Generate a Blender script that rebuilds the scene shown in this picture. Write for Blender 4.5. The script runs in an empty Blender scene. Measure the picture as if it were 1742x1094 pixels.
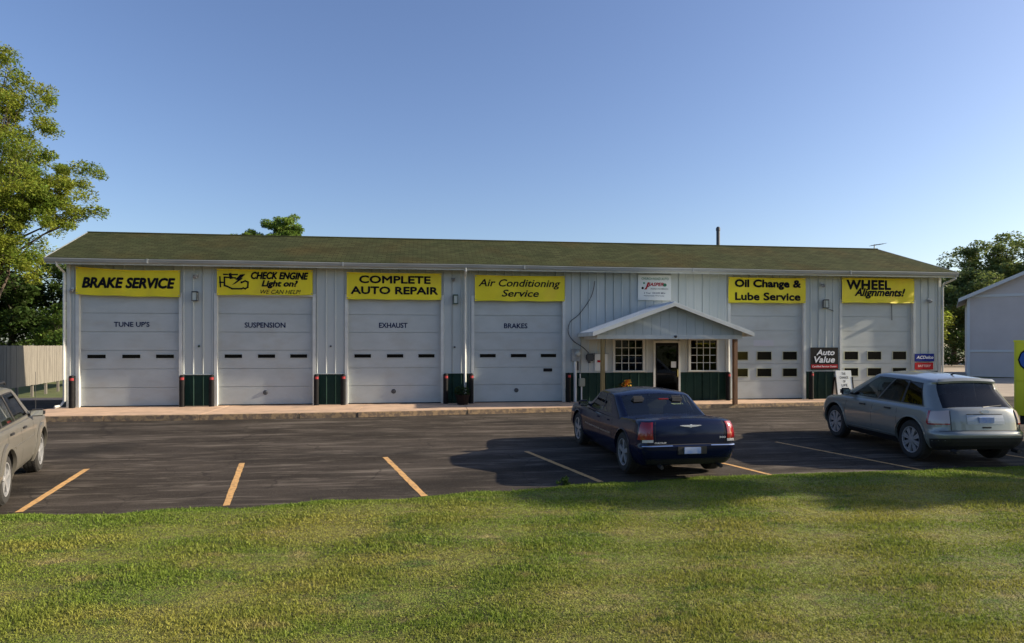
import bpy, bmesh, math, random
import numpy as np
from mathutils import Vector, Matrix
R = math.radians
random.seed(7); rng = np.random.default_rng(11)
scene = bpy.context.scene
COL = scene.collection

# ---------------------------------------------------------------- camera, sky, sun, exposure
YAW = R(7.6)
cam_d = bpy.data.cameras.new('camera'); cam = bpy.data.objects.new('camera', cam_d); COL.objects.link(cam)
cam.location = (0, 0, 2.0); cam.rotation_euler = (R(90), 0, -YAW)
cam_d.sensor_width = 36; cam_d.lens = 1100 / 1742 * 36; cam_d.shift_y = 41 / 1742
cam_d.clip_start = .1; cam_d.clip_end = 2000
scene.camera = cam
SUN_EL, SUN_AZ = R(23), R(4.2)            # azimuth: degrees from +X towards -Y
world = bpy.data.worlds.new('World'); scene.world = world; world.use_nodes = True
wn = world.node_tree.nodes; wl = world.node_tree.links
sky = wn.new('ShaderNodeTexSky'); sky.sky_type = 'NISHITA'; sky.sun_disc = False
sky.sun_elevation = SUN_EL; sky.sun_rotation = R(90) + SUN_AZ
sky.air_density = 1.0; sky.dust_density = 1.6; sky.ozone_density = 2.4; sky.altitude = 200
wn['Background'].inputs[1].default_value = .102
shs = wn.new('ShaderNodeHueSaturation'); shs.inputs['Saturation'].default_value = 1.06; shs.inputs['Hue'].default_value = .511
wl.new(sky.outputs[0], shs.inputs['Color']); wl.new(shs.outputs[0], wn['Background'].inputs[0])
sun_d = bpy.data.lights.new('sun', 'SUN'); sun = bpy.data.objects.new('sun', sun_d); COL.objects.link(sun)
sun_d.energy = 5.0; sun_d.angle = R(.6); sun_d.color = (1, .86, .66)
sdir = Vector((math.cos(SUN_EL) * math.cos(SUN_AZ), -math.cos(SUN_EL) * math.sin(SUN_AZ), math.sin(SUN_EL)))
sun.rotation_euler = sdir.to_track_quat('Z', 'Y').to_euler(); sun.location = (30, -5, 20)
scene.view_settings.view_transform = 'Standard'; scene.view_settings.look = 'None'
scene.view_settings.exposure = 0.85; scene.view_settings.gamma = 1
scene.view_settings.use_curve_mapping = False
scene.cycles.max_bounces = 6; scene.cycles.transparent_max_bounces = 12

# ---------------------------------------------------------------- materials
MATS = {}
def mat(name, col, rough=.6, metal=0., col2=None, scale=4., stretch=(1, 1, 1), bump=0., bscale=None, spec=.5,
        coat=0., contrast=(.35, .65), col3=None, scale3=.7, amt3=.5, translucent=0., island=0., world_co=True):
    m = bpy.data.materials.new(name); m.use_nodes = True; MATS[name] = m
    nt = m.node_tree; n = nt.nodes; l = nt.links; b = n['Principled BSDF']
    b.inputs['Base Color'].default_value = (*col, 1); b.inputs['Roughness'].default_value = rough
    b.inputs['Metallic'].default_value = metal; b.inputs['Specular IOR Level'].default_value = spec
    b.inputs['Coat Weight'].default_value = coat; b.inputs['Coat Roughness'].default_value = .03
    if col2 is not None or bump:
        if world_co:
            g = n.new('ShaderNodeNewGeometry'); co = g.outputs['Position']
        else:
            g = n.new('ShaderNodeTexCoord'); co = g.outputs['Object']
        mp = n.new('ShaderNodeMapping'); mp.inputs['Scale'].default_value = stretch; l.new(co, mp.inputs[0])
    out = None
    if col2 is not None:
        t = n.new('ShaderNodeTexNoise'); t.inputs['Scale'].default_value = scale; t.inputs['Detail'].default_value = 8
        t.inputs['Roughness'].default_value = .6; l.new(mp.outputs[0], t.inputs[0])
        mr = n.new('ShaderNodeMapRange'); mr.inputs[1].default_value, mr.inputs[2].default_value = contrast
        l.new(t.outputs[0], mr.inputs[0])
        mx = n.new('ShaderNodeMix'); mx.data_type = 'RGBA'
        mx.inputs[6].default_value = (*col, 1); mx.inputs[7].default_value = (*col2, 1)
        l.new(mr.outputs[0], mx.inputs[0]); out = mx.outputs[2]
        if col3 is not None:
            t3 = n.new('ShaderNodeTexNoise'); t3.inputs['Scale'].default_value = scale3; t3.inputs['Detail'].default_value = 4
            l.new(mp.outputs[0], t3.inputs[0])
            m3 = n.new('ShaderNodeMapRange'); m3.inputs[1].default_value, m3.inputs[2].default_value = .5, .72
            m3.inputs[4].default_value = amt3; l.new(t3.outputs[0], m3.inputs[0])
            x3 = n.new('ShaderNodeMix'); x3.data_type = 'RGBA'; l.new(m3.outputs[0], x3.inputs[0])
            l.new(out, x3.inputs[6]); x3.inputs[7].default_value = (*col3, 1); out = x3.outputs[2]
    if island:
        g2 = n.new('ShaderNodeNewGeometry'); hs = n.new('ShaderNodeHueSaturation')
        mr = n.new('ShaderNodeMapRange'); mr.inputs[3].default_value = 1 - island; mr.inputs[4].default_value = 1 + island
        l.new(g2.outputs['Random Per Island'], mr.inputs[0]); l.new(mr.outputs[0], hs.inputs['Value'])
        mh = n.new('ShaderNodeMapRange'); mh.inputs[3].default_value = .485; mh.inputs[4].default_value = .52
        l.new(g2.outputs['Random Per Island'], mh.inputs[0]); l.new(mh.outputs[0], hs.inputs['Hue'])
        if out is not None: l.new(out, hs.inputs['Color'])
        else: hs.inputs['Color'].default_value = (*col, 1)
        out = hs.outputs[0]
    if out is not None: l.new(out, b.inputs['Base Color'])
    if bump:
        t2 = n.new('ShaderNodeTexNoise'); t2.inputs['Scale'].default_value = bscale or scale * 6; t2.inputs['Detail'].default_value = 6
        l.new(mp.outputs[0], t2.inputs[0]); bp = n.new('ShaderNodeBump'); bp.inputs['Strength'].default_value = bump
        bp.inputs['Distance'].default_value = .02; l.new(t2.outputs[0], bp.inputs['Height']); l.new(bp.outputs[0], b.inputs['Normal'])
    if translucent:
        tr = n.new('ShaderNodeBsdfTranslucent'); ms = n.new('ShaderNodeMixShader'); ms.inputs[0].default_value = translucent
        if out is not None: l.new(out, tr.inputs[0])
        else: tr.inputs[0].default_value = (*col, 1)
        l.new(b.outputs[0], ms.inputs[1]); l.new(tr.outputs[0], ms.inputs[2]); l.new(ms.outputs[0], n['Material Output'].inputs[0])
    return m

def glass(name, tint, rough=.02, refl=1.):
    m = bpy.data.materials.new(name); m.use_nodes = True; nt = m.node_tree; n = nt.nodes; l = nt.links
    n.remove(n['Principled BSDF'])
    tr = n.new('ShaderNodeBsdfTransparent'); tr.inputs[0].default_value = (*tint, 1)
    gl = n.new('ShaderNodeBsdfGlossy'); gl.inputs['Roughness'].default_value = rough
    fr = n.new('ShaderNodeFresnel'); fr.inputs[0].default_value = 1.5
    mu = n.new('ShaderNodeMath'); mu.operation = 'MULTIPLY'; mu.inputs[1].default_value = refl; l.new(fr.outputs[0], mu.inputs[0])
    ms = n.new('ShaderNodeMixShader'); l.new(mu.outputs[0], ms.inputs[0]); l.new(tr.outputs[0], ms.inputs[1]); l.new(gl.outputs[0], ms.inputs[2])
    l.new(ms.outputs[0], n['Material Output'].inputs[0]); MATS[name] = m
    return m

siding = mat('white_siding', (.46, .49, .48), .5, col2=(.38, .42, .415), scale=1.2, stretch=(1, 1, .25), col3=(.46, .48, .46), scale3=2.5, amt3=.35)
greensd = mat('green_siding', (.004, .024, .018), .5, col2=(.007, .032, .024), scale=3, spec=.2)
doorm = mat('door_white', (.43, .465, .465), .55, col2=(.385, .42, .42), scale=1.1, stretch=(1, 1, 2), col3=(.36, .36, .33), scale3=1.7, amt3=.45)
trimm = mat('white_trim', (.58, .60, .57), .5, col2=(.50, .51, .49), scale=3)
gutterm = mat('gutter_metal', (.36, .375, .37), .35, metal=.0, col2=(.26, .275, .27), scale=1.5, stretch=(.4, 1, 4))
soffitm = mat('soffit', (.34, .33, .27), .7)
yel = mat('banner_yellow', (.80, .67, .010), .6, col2=(.72, .60, .012), scale=1.3, col3=(.68, .46, .03), scale3=1.2, amt3=.5)
blackp = mat('black_print', (.008, .008, .014), .7, spec=.1)
navyp = mat('navy_print', (.012, .02, .07), .7, spec=.1)
whitep = mat('white_print', (.75, .76, .78), .5)
redp = mat('red_print', (.36, .012, .018), .6, spec=.1)
greenp = mat('green_print', (.02, .16, .08), .5)
bluep = mat('blue_print', (.008, .022, .19), .6, spec=.1)
signwhite = mat('sign_white', (.68, .70, .68), .5, col2=(.6, .63, .63), scale=2)
blackm = mat('black_paint', (.008, .008, .009), .55, col2=(.02, .018, .017), scale=9, contrast=(.5, .8), spec=.15)
darkgap = mat('dark_gap', (.01, .01, .011), .8)
redref = mat('red_reflector', (.32, .045, .05), .6, spec=.1)
wood = mat('post_wood', (.30, .215, .085), .75, col2=(.20, .135, .05), scale=5, stretch=(5, 5, .5), bump=.3, world_co=True)
woodred = mat('stained_post_wood', (.24, .11, .045), .7, col2=(.13, .06, .028), scale=5, stretch=(5, 5, .5), bump=.3)
fencew = mat('weathered_fence', (.22, .20, .17), .9, col2=(.15, .135, .115), scale=2.2, stretch=(3, 7, .6), bump=.3, island=.18)
concrete = mat('concrete', (.58, .40, .27), .85, col2=(.48, .33, .225), scale=2.2, bump=.25, bscale=60, col3=(.27, .20, .15), scale3=1.1, amt3=.5)
kerbp = mat('kerb_paint', (.40, .27, .14), .8, col2=(.18, .13, .09), scale=7, stretch=(1, 1, 1), contrast=(.42, .58), bump=.3)
linep = mat('line_paint', (.62, .36, .13), .75, col2=(.40, .23, .09), scale=11, contrast=(.45, .75), col3=(.10, .08, .06), scale3=16, amt3=.55, bump=.2)
glassw = glass('window_glass', (.30, .31, .30), .02, .6)
glassc = glass('car_glass', (.58, .66, .60), .01, 1.3)
glassd = glass('tinted_car_glass', (.10, .12, .14), .01, 1.)
interior = mat('dark_interior', (.02, .02, .02), .9)
metalg = mat('grey_metal', (.33, .35, .37), .4, metal=.3, col2=(.24, .25, .26), scale=6)
metald = mat('dark_metal', (.06, .065, .075), .5, metal=.4)
galv = mat('pale_conduit', (.55, .58, .60), .4)
lampglass = mat('lamp_glass', (.45, .48, .44), .15)
greenlamp = mat('patina_lamp', (.015, .05, .03), .4)

# asphalt: worn, with pale scuffs drawn out along the building and sealed dark patches
def asphalt_mat():
    m = mat('asphalt', (.034, .028, .022), .85, col2=(.066, .055, .045), scale=.9, stretch=(.35, 1.6, 1), contrast=(.38, .66), bump=.5, bscale=90, spec=.12)
    nt = m.node_tree; n = nt.nodes; l = nt.links; b = n['Principled BSDF']
    cur = b.inputs['Base Color'].links[0].from_socket
    g = n.new('ShaderNodeNewGeometry')
    def layer(cur, scale, st, lo, hi, col, amt, detail=8):
        mp = n.new('ShaderNodeMapping'); mp.inputs['Scale'].default_value = st; mp.inputs['Location'].default_value = (scale, 3.1, 0)
        l.new(g.outputs['Position'], mp.inputs[0])
        t = n.new('ShaderNodeTexNoise'); t.inputs['Scale'].default_value = scale; t.inputs['Detail'].default_value = detail; t.inputs['Roughness'].default_value = .65
        l.new(mp.outputs[0], t.inputs[0])
        r = n.new('ShaderNodeMapRange'); r.inputs[1].default_value = lo; r.inputs[2].default_value = hi; r.inputs[4].default_value = amt
        l.new(t.outputs[0], r.inputs[0])
        x = n.new('ShaderNodeMix'); x.data_type = 'RGBA'; l.new(r.outputs[0], x.inputs[0]); l.new(cur, x.inputs[6])
        x.inputs[7].default_value = (*col, 1); l.new(x.outputs[2], b.inputs['Base Color']); return x.outputs[2]
    cur = layer(cur, 1.6, (.22, 1.9, 1), .52, .68, (.165, .14, .115), .8)
    cur = layer(cur, 3.5, (.3, 2.2, 1), .56, .68, (.22, .19, .155), .6)
    cur = layer(cur, .5, (.5, 1.1, 1), .54, .70, (.017, .015, .013), .85, 3)
    cur = layer(cur, 45, (1, 1, 1), .55, .75, (.16, .14, .12), .45, 2)
    v = n.new('ShaderNodeTexVoronoi'); v.feature = 'DISTANCE_TO_EDGE'; v.inputs['Scale'].default_value = .35
    nz = n.new('ShaderNodeTexNoise'); nz.inputs['Scale'].default_value = 1.2; nz.inputs['Detail'].default_value = 6
    l.new(g.outputs['Position'], nz.inputs[0])
    va = n.new('ShaderNodeVectorMath'); va.operation = 'MULTIPLY_ADD'; va.inputs[1].default_value = (1.1, 1.1, 0)
    l.new(nz.outputs['Color'], va.inputs[0]); l.new(g.outputs['Position'], va.inputs[2]); l.new(va.outputs[0], v.inputs[0])
    r = n.new('ShaderNodeMapRange'); r.inputs[1].default_value = .0; r.inputs[2].default_value = .006
    r.inputs[3].default_value = .6; r.inputs[4].default_value = 0; l.new(v.outputs['Distance'], r.inputs[0])
    x = n.new('ShaderNodeMix'); x.data_type = 'RGBA'; l.new(r.outputs[0], x.inputs[0]); l.new(cur, x.inputs[6])
    x.inputs[7].default_value = (.015, .013, .012, 1); l.new(x.outputs[2], b.inputs['Base Color'])
    return m
asphalt = asphalt_mat()

def shingle_mat():
    m = mat('roof_shingles', (.044, .052, .024), .95, spec=.05, col2=(.060, .064, .031), scale=1.1, contrast=(.3, .7), bump=.4, bscale=80, col3=(.070, .052, .022), scale3=.5, amt3=.6)
    nt = m.node_tree; n = nt.nodes; l = nt.links; b = n['Principled BSDF']
    cur = b.inputs['Base Color'].links[0].from_socket
    g = n.new('ShaderNodeNewGeometry'); mp = n.new('ShaderNodeMapping'); mp.inputs['Scale'].default_value = (1, 1.09, 0)
    l.new(g.outputs['Position'], mp.inputs[0])
    br = n.new('ShaderNodeTexBrick'); br.inputs['Scale'].default_value = 1; br.inputs['Brick Width'].default_value = .3
    br.inputs['Row Height'].default_value = .14; br.inputs['Mortar Size'].default_value = .008
    br.inputs['Color1'].default_value = (.75, .77, .77, 1); br.inputs['Color2'].default_value = (1.15, 1.15, 1.1, 1); br.inputs['Mortar'].default_value = (.35, .35, .35, 1)
    l.new(mp.outputs[0], br.inputs[0])
    x = n.new('ShaderNodeMix'); x.data_type = 'RGBA'; x.blend_type = 'MULTIPLY'; x.inputs[0].default_value = 1
    l.new(cur, x.inputs[6]); l.new(br.outputs[0], x.inputs[7]); l.new(x.outputs[2], b.inputs['Base Color'])
    return m
shingle = shingle_mat()

# ---------------------------------------------------------------- object helpers
class MB:
    def __init__(s): s.v = []; s.f = []
    def add(s, vs, fs):
        o = len(s.v); s.v += [tuple(p) for p in vs]; s.f += [tuple(i + o for i in f) for f in fs]; return s
    def box(s, x0, x1, y0, y1, z0, z1):
        return s.add([(x0, y0, z0), (x1, y0, z0), (x1, y1, z0), (x0, y1, z0), (x0, y0, z1), (x1, y0, z1), (x1, y1, z1), (x0, y1, z1)],
                     [(0, 3, 2, 1), (4, 5, 6, 7), (0, 1, 5, 4), (1, 2, 6, 5), (2, 3, 7, 6), (3, 0, 4, 7)])
    def bbox(s, x0, x1, y0, y1, z0, z1, b=.01):      # box with chamfered long edges (all 12)
        bm = bmesh.new(); bmesh.ops.create_cube(bm, size=1)
        for v in bm.verts: v.co = Vector(((x0 + x1) / 2 + v.co.x * (x1 - x0), (y0 + y1) / 2 + v.co.y * (y1 - y0), (z0 + z1) / 2 + v.co.z * (z1 - z0)))
        bmesh.ops.bevel(bm, geom=list(bm.edges), offset=b, segments=2, affect='EDGES')
        bm.verts.index_update(); s.add([v.co[:] for v in bm.verts], [[v.index for v in f.verts] for f in bm.faces]); bm.free(); return s
    def prism_y(s, poly, y0, y1):                    # poly in (x,z), counter-clockwise seen from -Y
        n = len(poly); vs = [(x, y0, z) for x, z in poly] + [(x, y1, z) for x, z in poly]
        return s.add(vs, [tuple(range(n)), tuple(range(2 * n - 1, n - 1, -1))] + [(i, i + n, (i + 1) % n + n, (i + 1) % n) for i in range(n)])
    def prism_z(s, poly, z0, z1):
        n = len(poly); vs = [(x, y, z0) for x, y in poly] + [(x, y, z1) for x, y in poly]
        return s.add(vs, [tuple(range(n - 1, -1, -1)), tuple(range(n, 2 * n))] + [(i, (i + 1) % n, (i + 1) % n + n, i + n) for i in range(n)])
    def tube(s, pts, r, n=8, cap=True):
        pts = [Vector(p) for p in pts]; rs = r if isinstance(r, (list, tuple)) else [r] * len(pts); rings = []
        for i, p in enumerate(pts):
            d = (pts[min(i + 1, len(pts) - 1)] - pts[max(i - 1, 0)]).normalized()
            a = d.cross(Vector((0, 0, 1)) if abs(d.z) < .9 else Vector((1, 0, 0))).normalized(); b = d.cross(a)
            rings.append([p + (a * math.cos(t) + b * math.sin(t)) * rs[i] for t in [2 * math.pi * k / n for k in range(n)]])
        vs = [q for g in rings for q in g]; fs = []
        for i in range(len(pts) - 1):
            for k in range(n): fs.append((i * n + k, (i + 1) * n + k, (i + 1) * n + (k + 1) % n, i * n + (k + 1) % n))
        if cap: fs += [tuple(range(n)), tuple(range(len(vs) - 1, len(vs) - 1 - n, -1))]
        return s.add(vs, fs)
    def lathe(s, prof, c, axis='z', n=24):           # prof: (r, h)
        vs = []; fs = []
        for r, h in prof:
            for k in range(n):
                a = 2 * math.pi * k / n; u, w = r * math.cos(a), r * math.sin(a)
                p = (u, w, h) if axis == 'z' else ((u, h, w) if axis == 'y' else (h, u, w))
                vs.append((p[0] + c[0], p[1] + c[1], p[2] + c[2]))
        for i in range(len(prof) - 1):
            for k in range(n): fs.append((i * n + k, i * n + (k + 1) % n, (i + 1) * n + (k + 1) % n, (i + 1) * n + k))
        return s.add(vs, fs)
    def build(s, name, m, parent=None, world=True, smooth=False):
        me = bpy.data.meshes.new(name); me.from_pydata(s.v, [], s.f); me.update()
        return link(name, me, m, parent, world, smooth)

def link(name, me, m, parent=None, world=True, smooth=False):
    if m is not None and not me.materials:
        for q in (m if isinstance(m, (list, tuple)) else [m]): me.materials.append(q)
    if smooth: me.polygons.foreach_set('use_smooth', [True] * len(me.polygons))
    o = bpy.data.objects.new(name, me); COL.objects.link(o)
    if parent is not None:
        o.parent = parent
        if world: o.matrix_parent_inverse = world_of(parent).inverted()
    return o
def world_of(o):
    m = o.matrix_basis.copy()
    if o.parent: m = world_of(o.parent) @ o.matrix_parent_inverse @ m
    return m
def fixn(o):                                          # consistent outward normals
    bm = bmesh.new(); bm.from_mesh(o.data); bmesh.ops.recalc_face_normals(bm, faces=bm.faces); bm.to_mesh(o.data); bm.free(); return o
def tag(o, label=None, cat=None, group=None, kind=None):
    if label: o['label'] = label
    if cat: o['category'] = cat
    if group: o['group'] = group
    if kind: o['kind'] = kind
    return o
def empty(name, loc, rz=0, ry=0):
    o = bpy.data.objects.new(name, None); COL.objects.link(o); o.location = loc; o.rotation_euler = (0, ry, rz)
    o.empty_display_size = .2; return o
def copy_tree(o, parent=None):
    c = o.copy(); COL.objects.link(c)
    if parent: c.parent = parent
    for ch in [q for q in o.children]: copy_tree(ch, c)
    return c

# ---- lettering ----
TEXTC = {}
def text_mesh(body, w, h, bold=0., shear=0., spacing=1., line=1.):
    c = bpy.data.curves.new('text', 'FONT'); c.body = body; c.size = 1; c.offset = bold; c.shear = shear; c.align_x = 'CENTER'
    c.space_character = spacing; c.space_line = line; c.resolution_u = 3
    o = bpy.data.objects.new('text', c); COL.objects.link(o); bpy.context.view_layer.update()
    me = bpy.data.meshes.new_from_object(o.evaluated_get(bpy.context.evaluated_depsgraph_get()))
    COL.objects.unlink(o); bpy.data.objects.remove(o); bpy.data.curves.remove(c)
    co = np.zeros(len(me.vertices) * 3); me.vertices.foreach_get('co', co); co = co.reshape(-1, 3)
    mn, mx = co.min(0), co.max(0)
    x = ((co[:, 0] - (mn[0] + mx[0]) / 2) / (mx[0] - mn[0])) * w; z = ((co[:, 1] - (mn[1] + mx[1]) / 2) / (mx[1] - mn[1])) * h
    fs = [tuple(p.vertices) for p in me.polygons]; bpy.data.meshes.remove(me)
    return x, z, fs
def text(name, body, cx, y, cz, w, h, m, parent, bold=.02, shear=0., mat4=None, wave=None, spacing=1.):
    ex_ = bold * h * 1.3 if bold > .02 else 0
    x, z, fs0 = text_mesh(body, w - 2 * ex_, h - 2 * ex_, 0. if bold > .02 else bold, shear, spacing)
    sh = [(0, 0)] + ([(-ex_, 0), (ex_, 0), (0, ex_), (0, -ex_), (-ex_ * .7, ex_ * .7), (ex_ * .7, -ex_ * .7), (ex_ * .7, ex_ * .7), (-ex_ * .7, -ex_ * .7), (-ex_ * .5, 0), (ex_ * .5, 0), (0, ex_ * .5), (0, -ex_ * .5)] if ex_ > 0 else [])
    vs = []; fs = []
    for k, (sx_, sz_) in enumerate(sh):
        n0 = len(vs); vs += [(cx + a + sx_, y - .0003 * k + (wave(cx + a, cz + b) if wave else 0), cz + b + sz_) for a, b in zip(x, z)]; fs += [tuple(q + n0 for q in f) for f in fs0]
    if mat4 is not None: vs = [tuple(mat4 @ Vector(v)) for v in vs]
    return MB().add(vs, fs).build(name, m, parent)

def lotz(y): return -.12 - (21 - y) * .029
# ================================================================ SETTING
gm = mat('ground_grass', (.075, .10, .022), .95, col2=(.11, .12, .035), scale=.6, bump=.6, bscale=30)
# terrain sheet reaching the horizon
def gz(x, y):
    if y > 21: return lotz(21) - .05
    if y < 0: return -.62
    if y < 9: return -.62 + (y / 9) * .1
    return min(lotz(y) - .06, -.40)
xs = [-900, -300, -100, -60, -40, -30, -20, -10, 0, 10, 20, 30, 40, 60, 100, 300, 900]
ys = [-900, -200, -60, -20, -8, 0, 4, 9, 12, 16, 21, 26, 34, 45, 60, 100, 300, 1200]
gv = [(x, y, gz(x, y)) for y in ys for x in xs]; nx = len(xs)
gf = [(j * nx + i, j * nx + i + 1, (j + 1) * nx + i + 1, (j + 1) * nx + i) for j in range(len(ys) - 1) for i in range(nx - 1)]
tag(MB().add(gv, gf).build('ground', gm), kind='structure')
# asphalt lot, sloping very slightly down towards the lawn; runs on round the left end
def sheet(name, poly, zf, m):
    return tag(MB().add([(x, y, zf(x, y)) for x, y in poly], [tuple(range(len(poly)))]).build(name, m), kind='structure')
lz = lambda x, y: lotz(min(y, 21))
lotv = []; lotf = []
LX = [-40, -20, -11.6, -6, 0, 6, 12, 20, 30, 45]; LY = [9.3, 12, 15, 18, 21, 24, 27.4]
for y in LY:
    for x in LX: lotv.append((x, y, lz(x, y)))
for j in range(len(LY) - 1):
    for i in range(len(LX) - 1):
        if LY[j] >= 24 and LX[i] >= -13: continue
        a = j * len(LX) + i; lotf.append((a, a + 1, a + 1 + len(LX), a + len(LX)))
tag(MB().add(lotv, lotf).build('parking_lot', asphalt), kind='structure')
sheet('concrete_path', [(-40, 27.4), (-11.7, 27.4), (-11.7, 28.6), (-40, 28.6)], lambda x, y: -.125, concrete)
gravelm = mat('gravel_drive', (.34, .28, .21), .95, col2=(.26, .21, .16), scale=1.5, bump=.4)
sheet('gravel_drive', [(20.5, 24.05), (45, 24.05), (60, 33), (60, 38), (30, 38), (20.5, 33)], lambda x, y: -.13, gravelm)
sheet('driveway', [(33, 41), (45, 42), (110, 110), (80, 100)], lambda x, y: -.13, gravelm)
# road behind the camera
sheet('road', [(-80, -7), (80, -7), (80, .8), (-80, .8)], lambda x, y: -.55, asphalt)

# lawn: own sheet with a soft swell at the lot edge
EX = [-40, -15, -6.07, -4.4, -2.42, 1.41, 2.93, 5.08, 9.18, 12, 40]; EY = [10.2, 10.2, 10.15, 10.13, 10.22, 10.68, 11.02, 11.22, 11.35, 11.36, 11.4]
def edge(x): return np.interp(x, EX, EY) + .035 * np.sin(x * 3.1) + .02 * np.sin(x * 7.7 + 1)
def lawnz(x, y):
    e = edge(x); t = np.clip((e - y) / 1.2, 0, 1)
    z = lotz(e) - .02 + .07 * np.sin(np.clip((e - y) / .5, 0, 1) * math.pi / 2) - .02 * t
    z = z - np.clip((e - 1.5 - y) / 6, 0, 1) * .09
    return z + .015 * np.sin(x * 1.3 + y * .9) * t + .01 * np.sin(x * 2.9 - y * 2.1) * t
def lawn_mat(name, blade):
    m = bpy.data.materials.new(name); m.use_nodes = True; nt = m.node_tree; n = nt.nodes; l = nt.links; b = n['Principled BSDF']
    b.inputs['Roughness'].default_value = .75; b.inputs['Specular IOR Level'].default_value = .25
    g = n.new('ShaderNodeNewGeometry')
    def noise(sc, st, lo, hi, det=5):
        mp = n.new('ShaderNodeMapping'); mp.inputs['Scale'].default_value = st; l.new(g.outputs['Position'], mp.inputs[0])
        t = n.new('ShaderNodeTexNoise'); t.inputs['Scale'].default_value = sc; t.inputs['Detail'].default_value = det; l.new(mp.outputs[0], t.inputs[0])
        r = n.new('ShaderNodeMapRange'); r.inputs[1].default_value = lo; r.inputs[2].default_value = hi; l.new(t.outputs[0], r.inputs[0]); return r.outputs[0]
    def mix(f, a, c, bt='MIX'):
        x = n.new('ShaderNodeMix'); x.data_type = 'RGBA'; x.blend_type = bt
        if isinstance(f, float): x.inputs[0].default_value = f
        else: l.new(f, x.inputs[0])
        for k, q in ((6, a), (7, c)):
            if isinstance(q, tuple): x.inputs[k].default_value = (*q, 1)
            else: l.new(q, x.inputs[k])
        return x.outputs[2]
    c = mix(noise(.9, (.6, 1.3, 1), .38, .62), (.27, .265, .052), (.155, .215, .028))
    c = mix(noise(2.6, (.7, 1.4, 1), .56, .72), c, (.31, .27, .095))
    c = mix(noise(1.7, (.6, 1.5, 1), .60, .70), c, (.115, .175, .028))
    # the strip along the asphalt stays greener than the mown middle
    sx = n.new('ShaderNodeSeparateXYZ'); l.new(g.outputs['Position'], sx.inputs[0])
    ma = n.new('ShaderNodeMath'); ma.operation = 'MULTIPLY_ADD'; ma.inputs[1].default_value = -.085; l.new(sx.outputs[0], ma.inputs[0]); l.new(sx.outputs[1], ma.inputs[2])
    r = n.new('ShaderNodeMapRange'); r.inputs[1].default_value = 9.3; r.inputs[2].default_value = 10.4; r.inputs[4].default_value = .85; l.new(ma.outputs[0], r.inputs[0])
    c = mix(r.outputs[0], c, (.13, .205, .028))
    if blade:
        hs = n.new('ShaderNodeHueSaturation'); l.new(c, hs.inputs['Color'])
        mr = n.new('ShaderNodeMapRange'); mr.inputs[3].default_value = .7; mr.inputs[4].default_value = 1.35
        l.new(g.outputs['Random Per Island'], mr.inputs[0]); l.new(mr.outputs[0], hs.inputs['Value']); c = hs.outputs[0]
        tr = n.new('ShaderNodeBsdfTranslucent'); ms = n.new('ShaderNodeMixShader'); ms.inputs[0].default_value = .35
        l.new(c, tr.inputs[0]); l.new(b.outputs[0], ms.inputs[1]); l.new(tr.outputs[0], ms.inputs[2]); l.new(ms.outputs[0], n['Material Output'].inputs[0])
    else:
        c = mix(noise(14, (1, 1, 1), .3, .7), c, (.09, .075, .03)); bp = n.new('ShaderNodeBump'); bp.inputs['Strength'].default_value = .8
        bp.inputs['Distance'].default_value = .03; l.new(noise(40, (1, 1, 1), .2, .8), bp.inputs['Height']); l.new(bp.outputs[0], b.inputs['Normal'])
    l.new(c, b.inputs['Base Color']); return m
lx = np.concatenate([[-60, -30, -20], np.linspace(-15, 16, 94), [20, 30, 60]]); tt = np.concatenate([np.linspace(0, 1, 9) ** 1.3 * .12, np.linspace(.16, 1, 22)])
lv = []; 
for t in tt:
    for x in lx:
        e = edge(x); y = e + (.8 - e) * t; lv.append((x, y, float(lawnz(x, y)) if t < 1 else -.50))
nl = len(lx); lf = [(j * nl + i, (j + 1) * nl + i, (j + 1) * nl + i + 1, j * nl + i + 1) for j in range(len(tt) - 1) for i in range(nl - 1)]
tag(MB().add(lv, lf).build('lawn', lawn_mat('lawn_soil', False), smooth=True), kind='structure')
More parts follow.
